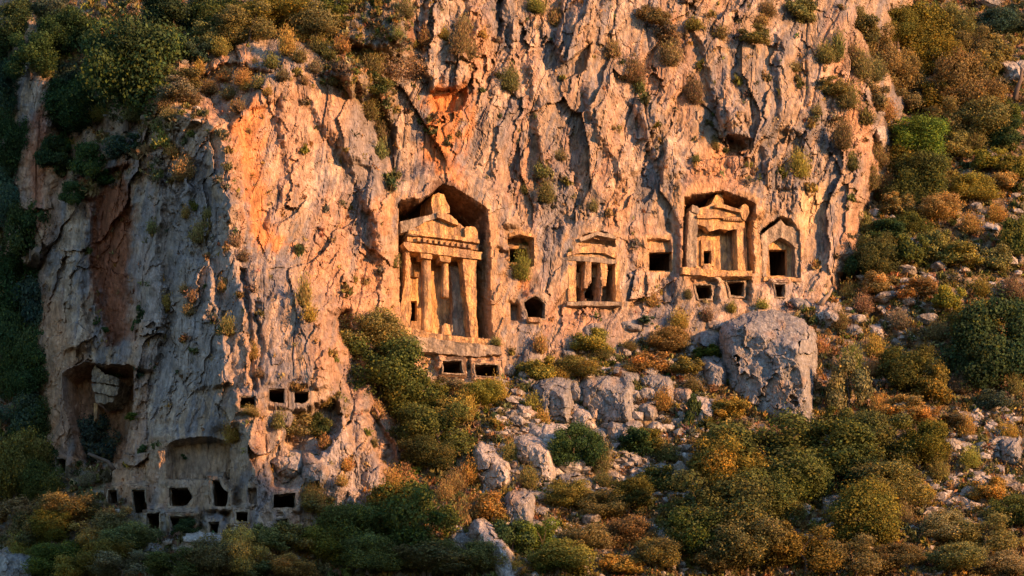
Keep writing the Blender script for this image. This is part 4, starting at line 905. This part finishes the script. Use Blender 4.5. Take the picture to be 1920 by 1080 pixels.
def outline_rock(poly, yaw, label, pale=False, depth=3.0, crown=.5, push=0.0, seed=3.0, name='boulder', lean=.25):
    """a blocky rock standing proud of the slope: front, top and side faces, broken relief, edges running down into the ground"""
    seed = int(seed); xs = [p[0] for p in poly]; ys = [p[1] for p in poly]; wd = max(xs) - min(xs); ht = max(ys) - min(ys)
    st = 1.5 if wd > 100 else 1.0; pad = 16
    px, py = np.meshgrid(np.arange(min(xs) - pad, max(xs) + pad, st), np.arange(min(ys) - pad, max(ys) + pad, st)); x = px / 25; z = py / 25
    cx, by = sum(xs) / len(xs), max(ys); Yf = float(Y_at(cx, by - ht * .1)) - push * .6
    w1_ = px + 3.2 * fbm(x * 1.1, z * 1.1, seed * 7, 4, .6); w2_ = py + 3.2 * fbm(x * 1.1, z * 1.1, seed * 7 + 3, 4, .6)
    yj = (seed * 37 % 11 - 5) * 1.5
    fr = plane_Y(px, py, (cx, by - ht * .3, Yf), yaw - 24 + yj, 8)
    tp = plane_Y(px, py, (cx, min(ys) + ht * (.22 + .02 * (seed % 6)), Yf + .2), yaw + 12, 52)
    rt = plane_Y(px, py, (max(xs) - wd * (.10 + .02 * (seed % 5)), sum(ys) / len(ys), Yf + .1), 66, 12)
    lf = plane_Y(px, py, (min(xs) + wd * .15, sum(ys) / len(ys), Yf + .1), -58, 10)
    b = fr
    for o_ in (tp, rt, lf): b = -smin(-b, -o_, .35)
    d = sdf(w1_, w2_, poly) / 3.0
    b = b + 3.6 * 3.0 / 25 * np.where(d > 30, d, np.log1p(np.exp(np.minimum(d, 30))))
    sz = min(1.0, max(wd, ht) / 110.0) ** .6; jx_ = .3 * fbm(x, z, seed + 64, 3); jz_ = .3 * fbm(x, z, seed + 66, 3)
    A, ea, _r = facets(x * .55 / sz + jx_ + seed, z * .45 / sz + jz_, 200 + seed, 1.7); B, eb, _r = facets(x * 1.5 / sz + jx_ * 2, z * 1.1 / sz + jz_ * 2, 230 + seed, 1.8); Cc, ec, _r = facets(x * 4 + jx_ * 2, z * 3 + jz_ * 2, 260 + seed, 1.8)
    b = b + sz * (.45 * A + .10 * B + .07 * fbm(x * 1.2, z * 1.0, 290 + seed, 4, .6) + .05 * sstep(.04, 0, ea) + .03 * sstep(.05, 0, eb)) + .03 * Cc + .025 * fbm(x * 5, z * 4, 310 + seed, 2)
    yt = Y_at(px, py); ok = (b < yt + .35) & (d < 5)
    n0, n1 = px.shape; ii_, jj_ = np.meshgrid(np.arange(n0 - 1), np.arange(n1 - 1), indexing='ij'); a_ = ii_ * n1 + jj_
    fc = np.stack([a_, a_ + n1, a_ + n1 + 1, a_ + 1], -1).reshape(-1, 4); okf = ok.ravel()[fc].any(1)
    sp = fbm(x * 1.2, z * 1.2, 320 + seed, 4, .7); stv = fbm(x * 1.8 + .3 * z, z * .4, 330 + seed, 4, .6)
    cl = np.zeros(px.shape + (3,)) + np.array((.26, .242, .23) if not pale else (.42, .37, .33))
    cl = mixc(cl, (.19, .188, .195), sstep(.0, .6, stv + .4 * sp) * (.75 if not pale else .45)); cl = mixc(cl, (.40, .365, .33), sstep(.3, .8, sp - .3 * stv) * .5)
    cl = mixc(cl, (.40, .25, .15), sstep(.2, .7, fbm(x * .5, z * .5, 340 + seed, 3)) * .45); cl *= (1 + .2 * fbm(x * 4, z * 4, 350, 2))[..., None]
    o = grid_object(name, P(px, py, b).reshape(-1, 3), fc[okf], np.clip(cl, .03, .8).reshape(-1, 3), M_cliff, False)
    Y_push.append((px, py, b))
    tag(o, label, 'boulder', 'boulders and outcrops on the slope'); placed.append((cx, sum(ys) / len(ys), min(wd, ht) * .5)); return o
Y_push = []
outline_rock([(1362,625),(1380,612),(1410,600),(1450,596),(1490,610),(1512,625),(1522,650),(1515,690),(1510,740),(1508,782),(1460,782),(1400,772),(1378,730),(1368,680)], 2, 'huge grey boulder below the arched-gable tomb, lit along its top and edge', depth=6, crown=1.6, push=2.2, lean=.3, seed=1)
outline_rock([(1500,640),(1515,628),(1530,645),(1530,668),(1512,672),(1500,660)], 30, 'small lit stone leaning on the edge of the huge grey boulder', depth=1.5, crown=.6, push=2.0, pale=True, seed=2)
outline_rock([(1300,632),(1325,620),(1350,624),(1357,640),(1345,655),(1310,655),(1298,645)], 0, 'rounded pale grey boulder left of the huge grey boulder', depth=2.5, crown=.7, push=1.0, seed=4)
outline_rock([(1004,735),(1015,720),(1042,709),(1062,714),(1068,740),(1062,770),(1060,792),(1030,797),(1005,775)], -5, 'flat-faced grey boulder with a sunlit right edge', depth=3, crown=.8, push=1.4, seed=5)
outline_rock([(1068,722),(1080,718),(1092,730),(1088,750),(1072,754),(1066,740)], -5, 'smaller round grey boulder squeezed between the two split boulders', depth=2, crown=.6, push=1.0, seed=6)
outline_rock([(1092,730),(1110,716),(1140,712),(1160,722),(1182,716),(1190,745),(1186,785),(1150,790),(1110,786),(1098,760)], -4, 'broad split grey boulder with a sunlit broken right edge', depth=4, crown=.9, push=1.4, seed=7)
outline_rock([(1072,780),(1085,766),(1100,770),(1108,790),(1120,800),(1100,806),(1074,806)], 15, 'low warm-lit stone in front of the split grey boulders', depth=2, crown=.6, push=1.4, seed=8, pale=True)
outline_rock([(1105,785),(1114,778),(1120,765),(1117,778),(1110,790)], 15, 'thin tilted splinter of rock catching the sun', depth=.5, crown=.2, push=1.6, seed=9, pale=True)
outline_rock([(1150,795),(1190,790),(1200,800),(1195,830),(1160,836),(1140,815)], 0, 'grey slab under the broad split boulder', depth=3, crown=.8, push=1.2, seed=10)
outline_rock([(893,850),(900,840),(925,842),(945,870),(957,898),(942,912),(915,916),(898,890)], 14, 'slanting boulder lit warm on its broken lower end', depth=3, crown=.9, push=1.6, seed=11, pale=True)
outline_rock([(965,835),(990,824),(1010,832),(1030,850),(1040,880),(1038,900),(1016,904),(1000,870),(970,855)], 16, 'pale double boulder with a warm lit hump', depth=3, crown=.9, push=1.5, seed=12, pale=True)
outline_rock([(945,960),(958,930),(980,925),(998,935),(998,970),(990,985),(970,985),(948,990)], 5, 'upright pale stone with rounded head near the slope foot', depth=2.5, crown=.8, push=1.6, seed=13)
outline_rock([(890,1000),(900,985),(920,1000),(940,1025),(955,1045),(960,1085),(940,1085),(925,1050),(905,1030)], 8, 'long pale leaning slab running down to the slope foot', depth=2.5, crown=.7, push=1.8, seed=14, pale=True)
outline_rock([(840,1010),(865,1000),(885,1010),(895,1030),(870,1040),(845,1035)], 4, 'squat grey stone left of the long leaning slab', depth=2, crown=.6, push=1.2, seed=15)
outline_rock([(1045,895),(1080,885),(1110,905),(1115,935),(1080,930),(1050,915)], -2, 'flat grey slab below the round dark bush', depth=3, crown=.6, push=.8, seed=16)
outline_rock([(960,805),(1000,800),(1060,800),(1072,815),(1060,832),(1010,835),(970,825)], 0, 'low layered pale ledge under the flat-faced boulder', depth=2.5, crown=.5, push=.8, seed=17, pale=True)
outline_rock([(940,770),(965,775),(990,790),(980,800),(945,792)], 0, 'small pale ledge beside brown grass below the great tomb', depth=1.5, crown=.4, push=.6, seed=18)
outline_rock([(1878,830),(1888,820),(1912,822),(1917,850),(1908,874),(1882,870)], -6, 'square brown boulder near the slope edge beside the pale scree', depth=2, crown=.5, push=1.0, seed=19)
outline_rock([(1770,828),(1788,822),(1794,842),(1778,846)], 5, 'small upright pale stone in the oak clumps', depth=1, crown=.4, push=.8, seed=20)
outline_rock([(1808,775),(1835,772),(1848,786),(1826,792),(1806,786)], 5, 'flat white stone at the top of the pale scree patch', depth=1.5, crown=.4, push=.5, seed=21, pale=True)
outline_rock([(1880,118),(1900,115),(1916,124),(1915,148),(1890,150)], 0, 'cluster of white stones on the ridge near a leaning trunk', depth=1.5, crown=.4, push=1.2, seed=22, pale=True)
outline_rock([(1298,842),(1310,834),(1328,848),(1322,856),(1304,856)], 0, 'bluish grey stone alone on the brown slope', depth=1, crown=.4, push=.8, seed=23)
outline_rock([(1130,700),(1160,690),(1200,704),(1215,722),(1170,726),(1140,716)], 0, 'low grey rocks above the broad split boulder', depth=2, crown=.5, push=.5, seed=24)
outline_rock([(1205,715),(1235,706),(1260,720),(1258,745),(1222,748)], 6, 'weathered grey outcrop right of the broad split boulder', depth=2, crown=.5, push=.8, seed=25)
outline_rock([(1300,750),(1325,745),(1340,760),(1334,785),(1312,800),(1302,775)], 6, 'pointed pale rock beside a dark shrub left of the huge boulder', depth=2, crown=.5, push=.8, seed=26, pale=True)
outline_rock([(1322,605),(1335,595),(1350,600),(1365,612),(1340,618),(1325,616)], 12, 'two small lit stones above the rounded pale grey boulder', depth=1.2, crown=.4, push=.6, seed=27, pale=True)
outline_rock([(1540,935),(1575,930),(1578,960),(1545,965)], 0, 'low grey rock behind the fallen lit log', depth=1.5, crown=.4, push=1.2, seed=28)
outline_rock([(1230,1000),(1262,992),(1275,1015),(1260,1035),(1232,1025)], 0, 'pale stone half buried at the slope foot', depth=1.5, crown=.4, push=1.4, seed=29, pale=True)
outline_rock([(0,1045),(30,1040),(62,1055),(68,1085),(0,1090)], -5, 'large smooth grey rock in the bottom corner', depth=3, crown=.7, push=1.5, seed=30)
outline_rock([(305,1015),(340,1003),(400,1005),(425,1020),(410,1035),(330,1035)], -8, 'pale broken rocks at the foot below the lowest tomb holes', depth=2, crown=.5, push=.6, seed=31, pale=True)
outline_rock([(1905,118),(1920,112),(1936,128),(1930,142),(1908,140)], 0, 'round white stone next to the cluster on the ridge', depth=1, crown=.4, push=1.0, seed=32, pale=True)
outline_rock([(1640,232),(1650,240),(1655,258),(1648,265),(1641,255)], 15, 'slim lit boulder poking out of the brush on the cliff rim', depth=1, crown=.3, push=2.5, seed=33, pale=True)
outline_rock([(1835,425),(1855,418),(1878,424),(1870,434),(1842,434)], 0, 'flat pale slab on the open brushy slope', depth=1, crown=.3, push=.7, seed=34, pale=True)
def auto_rock(x, y, w, h, k):
    gr = random.Random(k * 31 + 5); pl = []
    for q in range(9):
        a_ = 2 * math.pi * q / 9 + gr.uniform(-.25, .25); pl.append((x + math.cos(a_) * w * .5 * gr.uniform(.75, 1.1), y + math.sin(a_) * h * .5 * gr.uniform(.75, 1.1)))
    lx, ly, nm = min(LAND, key=lambda l: (l[0] - x) ** 2 + (l[1] - y) ** 2)
    side = ('right of' if x > lx else 'left of') if abs(x - lx) > abs(y - ly) else ('below' if y > ly else 'above')
    adj = ('angular', 'broken', 'layered', 'wedge-shaped')[k % 4]
    lab = f"{adj} {'pale' if k % 3 == 0 else 'grey'} outcrop rock {side} {nm}"
    if lab in used_labels: lab = 'smaller ' + lab
    used_labels[lab] = 1; outline_rock(pl, gr.uniform(-10, 30), lab, k % 3 == 0, 2, .5, min(w, h) / 36, 50 + k)
for k, a_ in enumerate([(985,770,40,24),(1000,800,44,18),(1040,820,50,20),(1075,815,30,18),(1120,815,40,22),(965,870,30,26),(1005,905,36,22),(1045,870,40,22),(1090,880,30,20),(1170,850,34,22),(1215,770,40,34),(1190,800,34,24),(1235,800,40,22),(1270,790,34,24),(1280,740,44,30),(1240,690,40,22),
        (1340,700,44,60),(1345,760,36,30),(1285,655,44,26),(1170,660,40,26),(1060,660,50,24),(950,690,40,24),(990,720,40,22),(930,920,34,22),(860,985,34,24),(985,1010,30,20),(1010,960,34,22),(1140,980,34,20),(1260,930,34,20),(905,1060,36,24),(1550,590,60,44),(1500,570,50,24),(1600,620,50,30),
        (1640,620,46,26),(1680,640,40,24),(1740,520,44,20),(1700,560,50,24),(1800,830,36,20),(1830,900,50,20),(1790,900,30,16),(1870,880,40,18),(1650,990,40,20),(540,870,60,40),(590,880,50,50),(300,1030,60,24),(450,990,50,24),(1110,620,44,30),(1180,610,50,24)]): auto_rock(*a_, k)
for k, (x, y, w, h) in enumerate([(1690,770,36,20),(1860,800,20,12),(1840,840,18,12),(1822,825,24,12),(1880,905,40,18),(1900,915,30,14),(1760,935,30,14),(1175,770,20,30),(1215,740,24,16),(1240,880,22,14),(1225,905,26,14),(1275,935,24,14),(1085,795,20,14),(960,780,22,14),(1190,865,26,14),
        (1250,805,22,12),(985,1035,24,14),(1110,975,30,16),(1290,860,24,14),(1660,560,40,16),(1610,600,30,16),(1700,510,36,16),(1760,500,30,14),(1850,490,30,14),(1640,400,20,12),(1830,390,24,14),(1740,600,34,16),(1570,990,44,14),(1560,940,40,14),(1270,645,30,14),(1220,700,24,14),(1330,640,24,14),(940,890,20,14),(1030,925,22,14),(1860,10,40,14),(1070,880,40,24),(1020,900,30,20),(860,1000,20,16),(1188,895,20,12)]):
    lx, ly, nm = min(LAND, key=lambda l: (l[0] - x) ** 2 + (l[1] - y) ** 2)
    side = ('right of' if x > lx else 'left of') if abs(x - lx) > abs(y - ly) else ('below' if y > ly else 'above')
    lab_ = f"{('small pale', 'low grey', 'mossy grey')[k % 3]} {'flat ' if h < w * .5 else ''}stone {side} {nm}"
    if lab_ in used_labels: lab_ = 'another ' + lab_.replace('stone', 'stone a little farther', 1)
    used_labels[lab_] = 1; boulder(x, y, w, h, lab_, k, None, R.uniform(-.3, .3), k % 3 == 0)

# ------------------------------------------------------------------ dead wood and bare trunks
def wood(name, pts, radii, label, mat, cat='tree', dY=0.0):
    q = []
    for (x, y) in pts: q.append(P(x, y, float(Y_at(pts[-1][0], pts[-1][1])) - dY))
    bm = bmesh.new(); limb(bm, [tuple(v) for v in q], radii, 9)
    for v in bm.verts: v.co += mnoise.noise_vector(v.co * 2.5) * .12
    o = put(name, bm, mat, None, True); return tag(o, label, cat)
wood('fallen_log', [(1580,938),(1572,948),(1562,958),(1556,972)], [.16,.26,.28,.2], 'bare fallen log lit orange in the oak thicket', M_dead, 'log', 1.6)
wood('dead_stump', [(1561,541),(1554,552),(1546,562),(1538,573)], [.07,.15,.19,.26], 'forked grey dead stump leaning out at the cliff corner', M_dead, 'stump', 1.2)
wood('tree_trunk', [(1916,130),(1913,150),(1906,170),(1903,188)], [.14,.18,.22,.3], 'reddish bare trunk leaning on the ridge beside the white stones', M_bark, 'tree', 2.0)
wood('tree_trunk', [(165,850),(185,858),(203,866),(214,880)], [.08,.12,.17,.22], 'dark leaning trunk crossing the ledge under the carved block', M_bark, 'tree', 1.0)

# ------------------------------------------------------------------ scattered single shrubs up to the count, the rest as cover
def free(x, y, r):
    return all((x - a) ** 2 + (y - b) ** 2 > (c * .62 + r) ** 2 for a, b, c in placed)
TOMBS = [(740,340,950,668),(945,425,1030,612),(1055,425,1170,580),(1205,440,1270,515),(1272,350,1510,565),(820,650,945,710),(440,720,585,770),(240,890,565,1008),(195,905,225,950),(100,855,130,895),(300,815,440,905),(110,680,250,860)]
def intomb(x, y): return any(a - 3 < x < c + 3 and b - 3 < y < d + 3 for a, b, c, d in TOMBS)
g = np.random.default_rng(5); n_single = sum(1 for o in COL.objects if o.parent is None and o.get('category') == 'bush')
print('hand bushes', n_single)
cover_c, cover_n, cover_s, cover_t, cover_u = [], [], [], [], []
COVC = [(.30,.23,.11),(.17,.15,.05),(.24,.15,.04),(.20,.095,.045),(.13,.10,.06),(.06,.08,.03),(.28,.20,.08)]
def tuft(x, y, hgt, m, colr, wide=.5, stretch_up=True):
    b = P(x, y, float(Y_at(x, y)))
    a = g.uniform(0, 6.28, m); tl = np.abs(g.normal(0, .6, m)).clip(0, 1.3); L_ = hgt * g.uniform(.35, 1, m)
    d = np.stack([np.cos(a) * np.sin(tl), np.sin(a) * np.sin(tl), np.cos(tl)], 1)
    c = b + d * (L_ * .6)[:, None] + g.normal(0, hgt * .12, (m, 3)) + np.array([0, -.1, 0]); n = g.normal(size=(m, 3))
    cover_c.append(c); cover_n.append(n / np.linalg.norm(n, axis=1)[:, None]); cover_u.append(d + g.normal(size=(m, 3)) * .3)
    cover_s.append(np.full(m, hgt * .20) * g.uniform(.6, 1.3, m)); cover_t.append(np.array(colr) * 1.2 * g.uniform(.5, 1.5, m)[:, None] * (1 + g.normal(0, .12, 3)))
tries = 0; made = 0
while tries < 42000:
    tries += 1
    x = g.uniform(-60, 1980); y = g.uniform(-60, 1140)
    s_ = float(Y_at(x, y, sm)); 
    if intomb(x, y) or (x < 150 and y < 900 and s_ < .5): continue
    if s_ < .5 and g.uniform() > .035 + .16 * s_: continue
    r = float(np.clip(g.lognormal(2.15, .42), 4, 24))
    if s_ < .5: r *= .7
    if 950 < x < 1240 and 760 < y < 905 and (r > 8 or g.uniform() < .4): continue
    if r > 9 and 1740 < x < 1900 and 770 < y < 960 and g.uniform() < .6: continue
    if r > 8.5 and not free(x, y, r * .55): continue
    k = ['olive','lime','ochre','rust','grey','brown','gold','oak','goldoak'][g.choice(9, p=[.18,.16,.18,.10,.13,.12,.08,.03,.02])]
    if x < 640 and y > 880 and k in ('gold','lime'): k = 'olive'
    if r > 8.5 and n_single < 296 and 0 < x < 1920 and 0 < y < 1080 and g.uniform() < .35:
        G(x, y, 2 * r, 1.6 * r, k); n_single += 1
    elif r > 8.5:
        placed.append((x, y, r * .8)); cc_ = KIND[k][0]
        for q in range(3): tuft(x + g.normal(0, r * .35), y + r * .3 + g.normal(0, r * .2), r * 1.5 / 25, int(38), cc_)
    else:
        tuft(x, y, r * 1.9 / 25 + .12, 14, COVC[g.integers(0, 7)])
print('single', n_single, 'cover leaves', sum(len(c) for c in cover_c))
me = leaves_mesh('dry_undergrowth', np.concatenate(cover_c), np.concatenate(cover_n), np.concatenate(cover_s), np.concatenate(cover_t), 2.4, np.random.default_rng(2), M_cover, np.concatenate(cover_u))
o = bpy.data.objects.new('dry_undergrowth', me); COL.objects.link(o)
tag(o, 'low dry grass and small scrub tufts covering the slope and ledges', 'undergrowth', None, 'stuff')

# ------------------------------------------------------------------ loose stones of the scree
bmi = bmesh.new(); bmesh.ops.create_icosphere(bmi, subdivisions=1, radius=1.0); bv = np.array([v.co[:] for v in bmi.verts]); bf = np.array([[v.index for v in f.verts] for f in bmi.faces]); bmi.free()
vs, fs, off = [], [], 0
AREAS = [(930,690,1330,960,1900),(900,760,1100,1080,500),(1780,760,1900,860,500),(1740,890,1900,960,320),(1560,360,1920,640,420),(840,980,1280,1080,350),(600,640,1560,720,420),(200,960,620,1080,160),(1300,880,1920,1080,700),(150,90,620,260,260)]
for (a, b, c, d, n) in AREAS:
    for _ in range(n):
        x = g.uniform(a, c); y = g.uniform(b, d)
        if float(Y_at(x, y, sm)) < .4 or intomb(x, y): continue
        s = float(np.clip(g.lognormal(-1.75, .5), .07, .6)); p = P(x, y, float(Y_at(x, y)) - s * .3)
        jit = bv * (1 + g.normal(0, .22, (len(bv), 1))) * np.array([g.uniform(.8, 1.7), 1, g.uniform(.45, .9)]) * s
        th = g.uniform(0, 6.28); ct, st = math.cos(th), math.sin(th); jit = jit @ np.array([[ct, st, 0], [-st, ct, 0], [0, 0, 1]])
        vs.append(jit + p); fs.append(bf + off); off += len(bv)
st_ = grid_object('loose_stones', np.concatenate(vs), np.concatenate(fs), None, M_boulder_pale, False)
tag(st_, 'scattered loose pale stones and scree lying on the slope', 'scree', None, 'stuff')
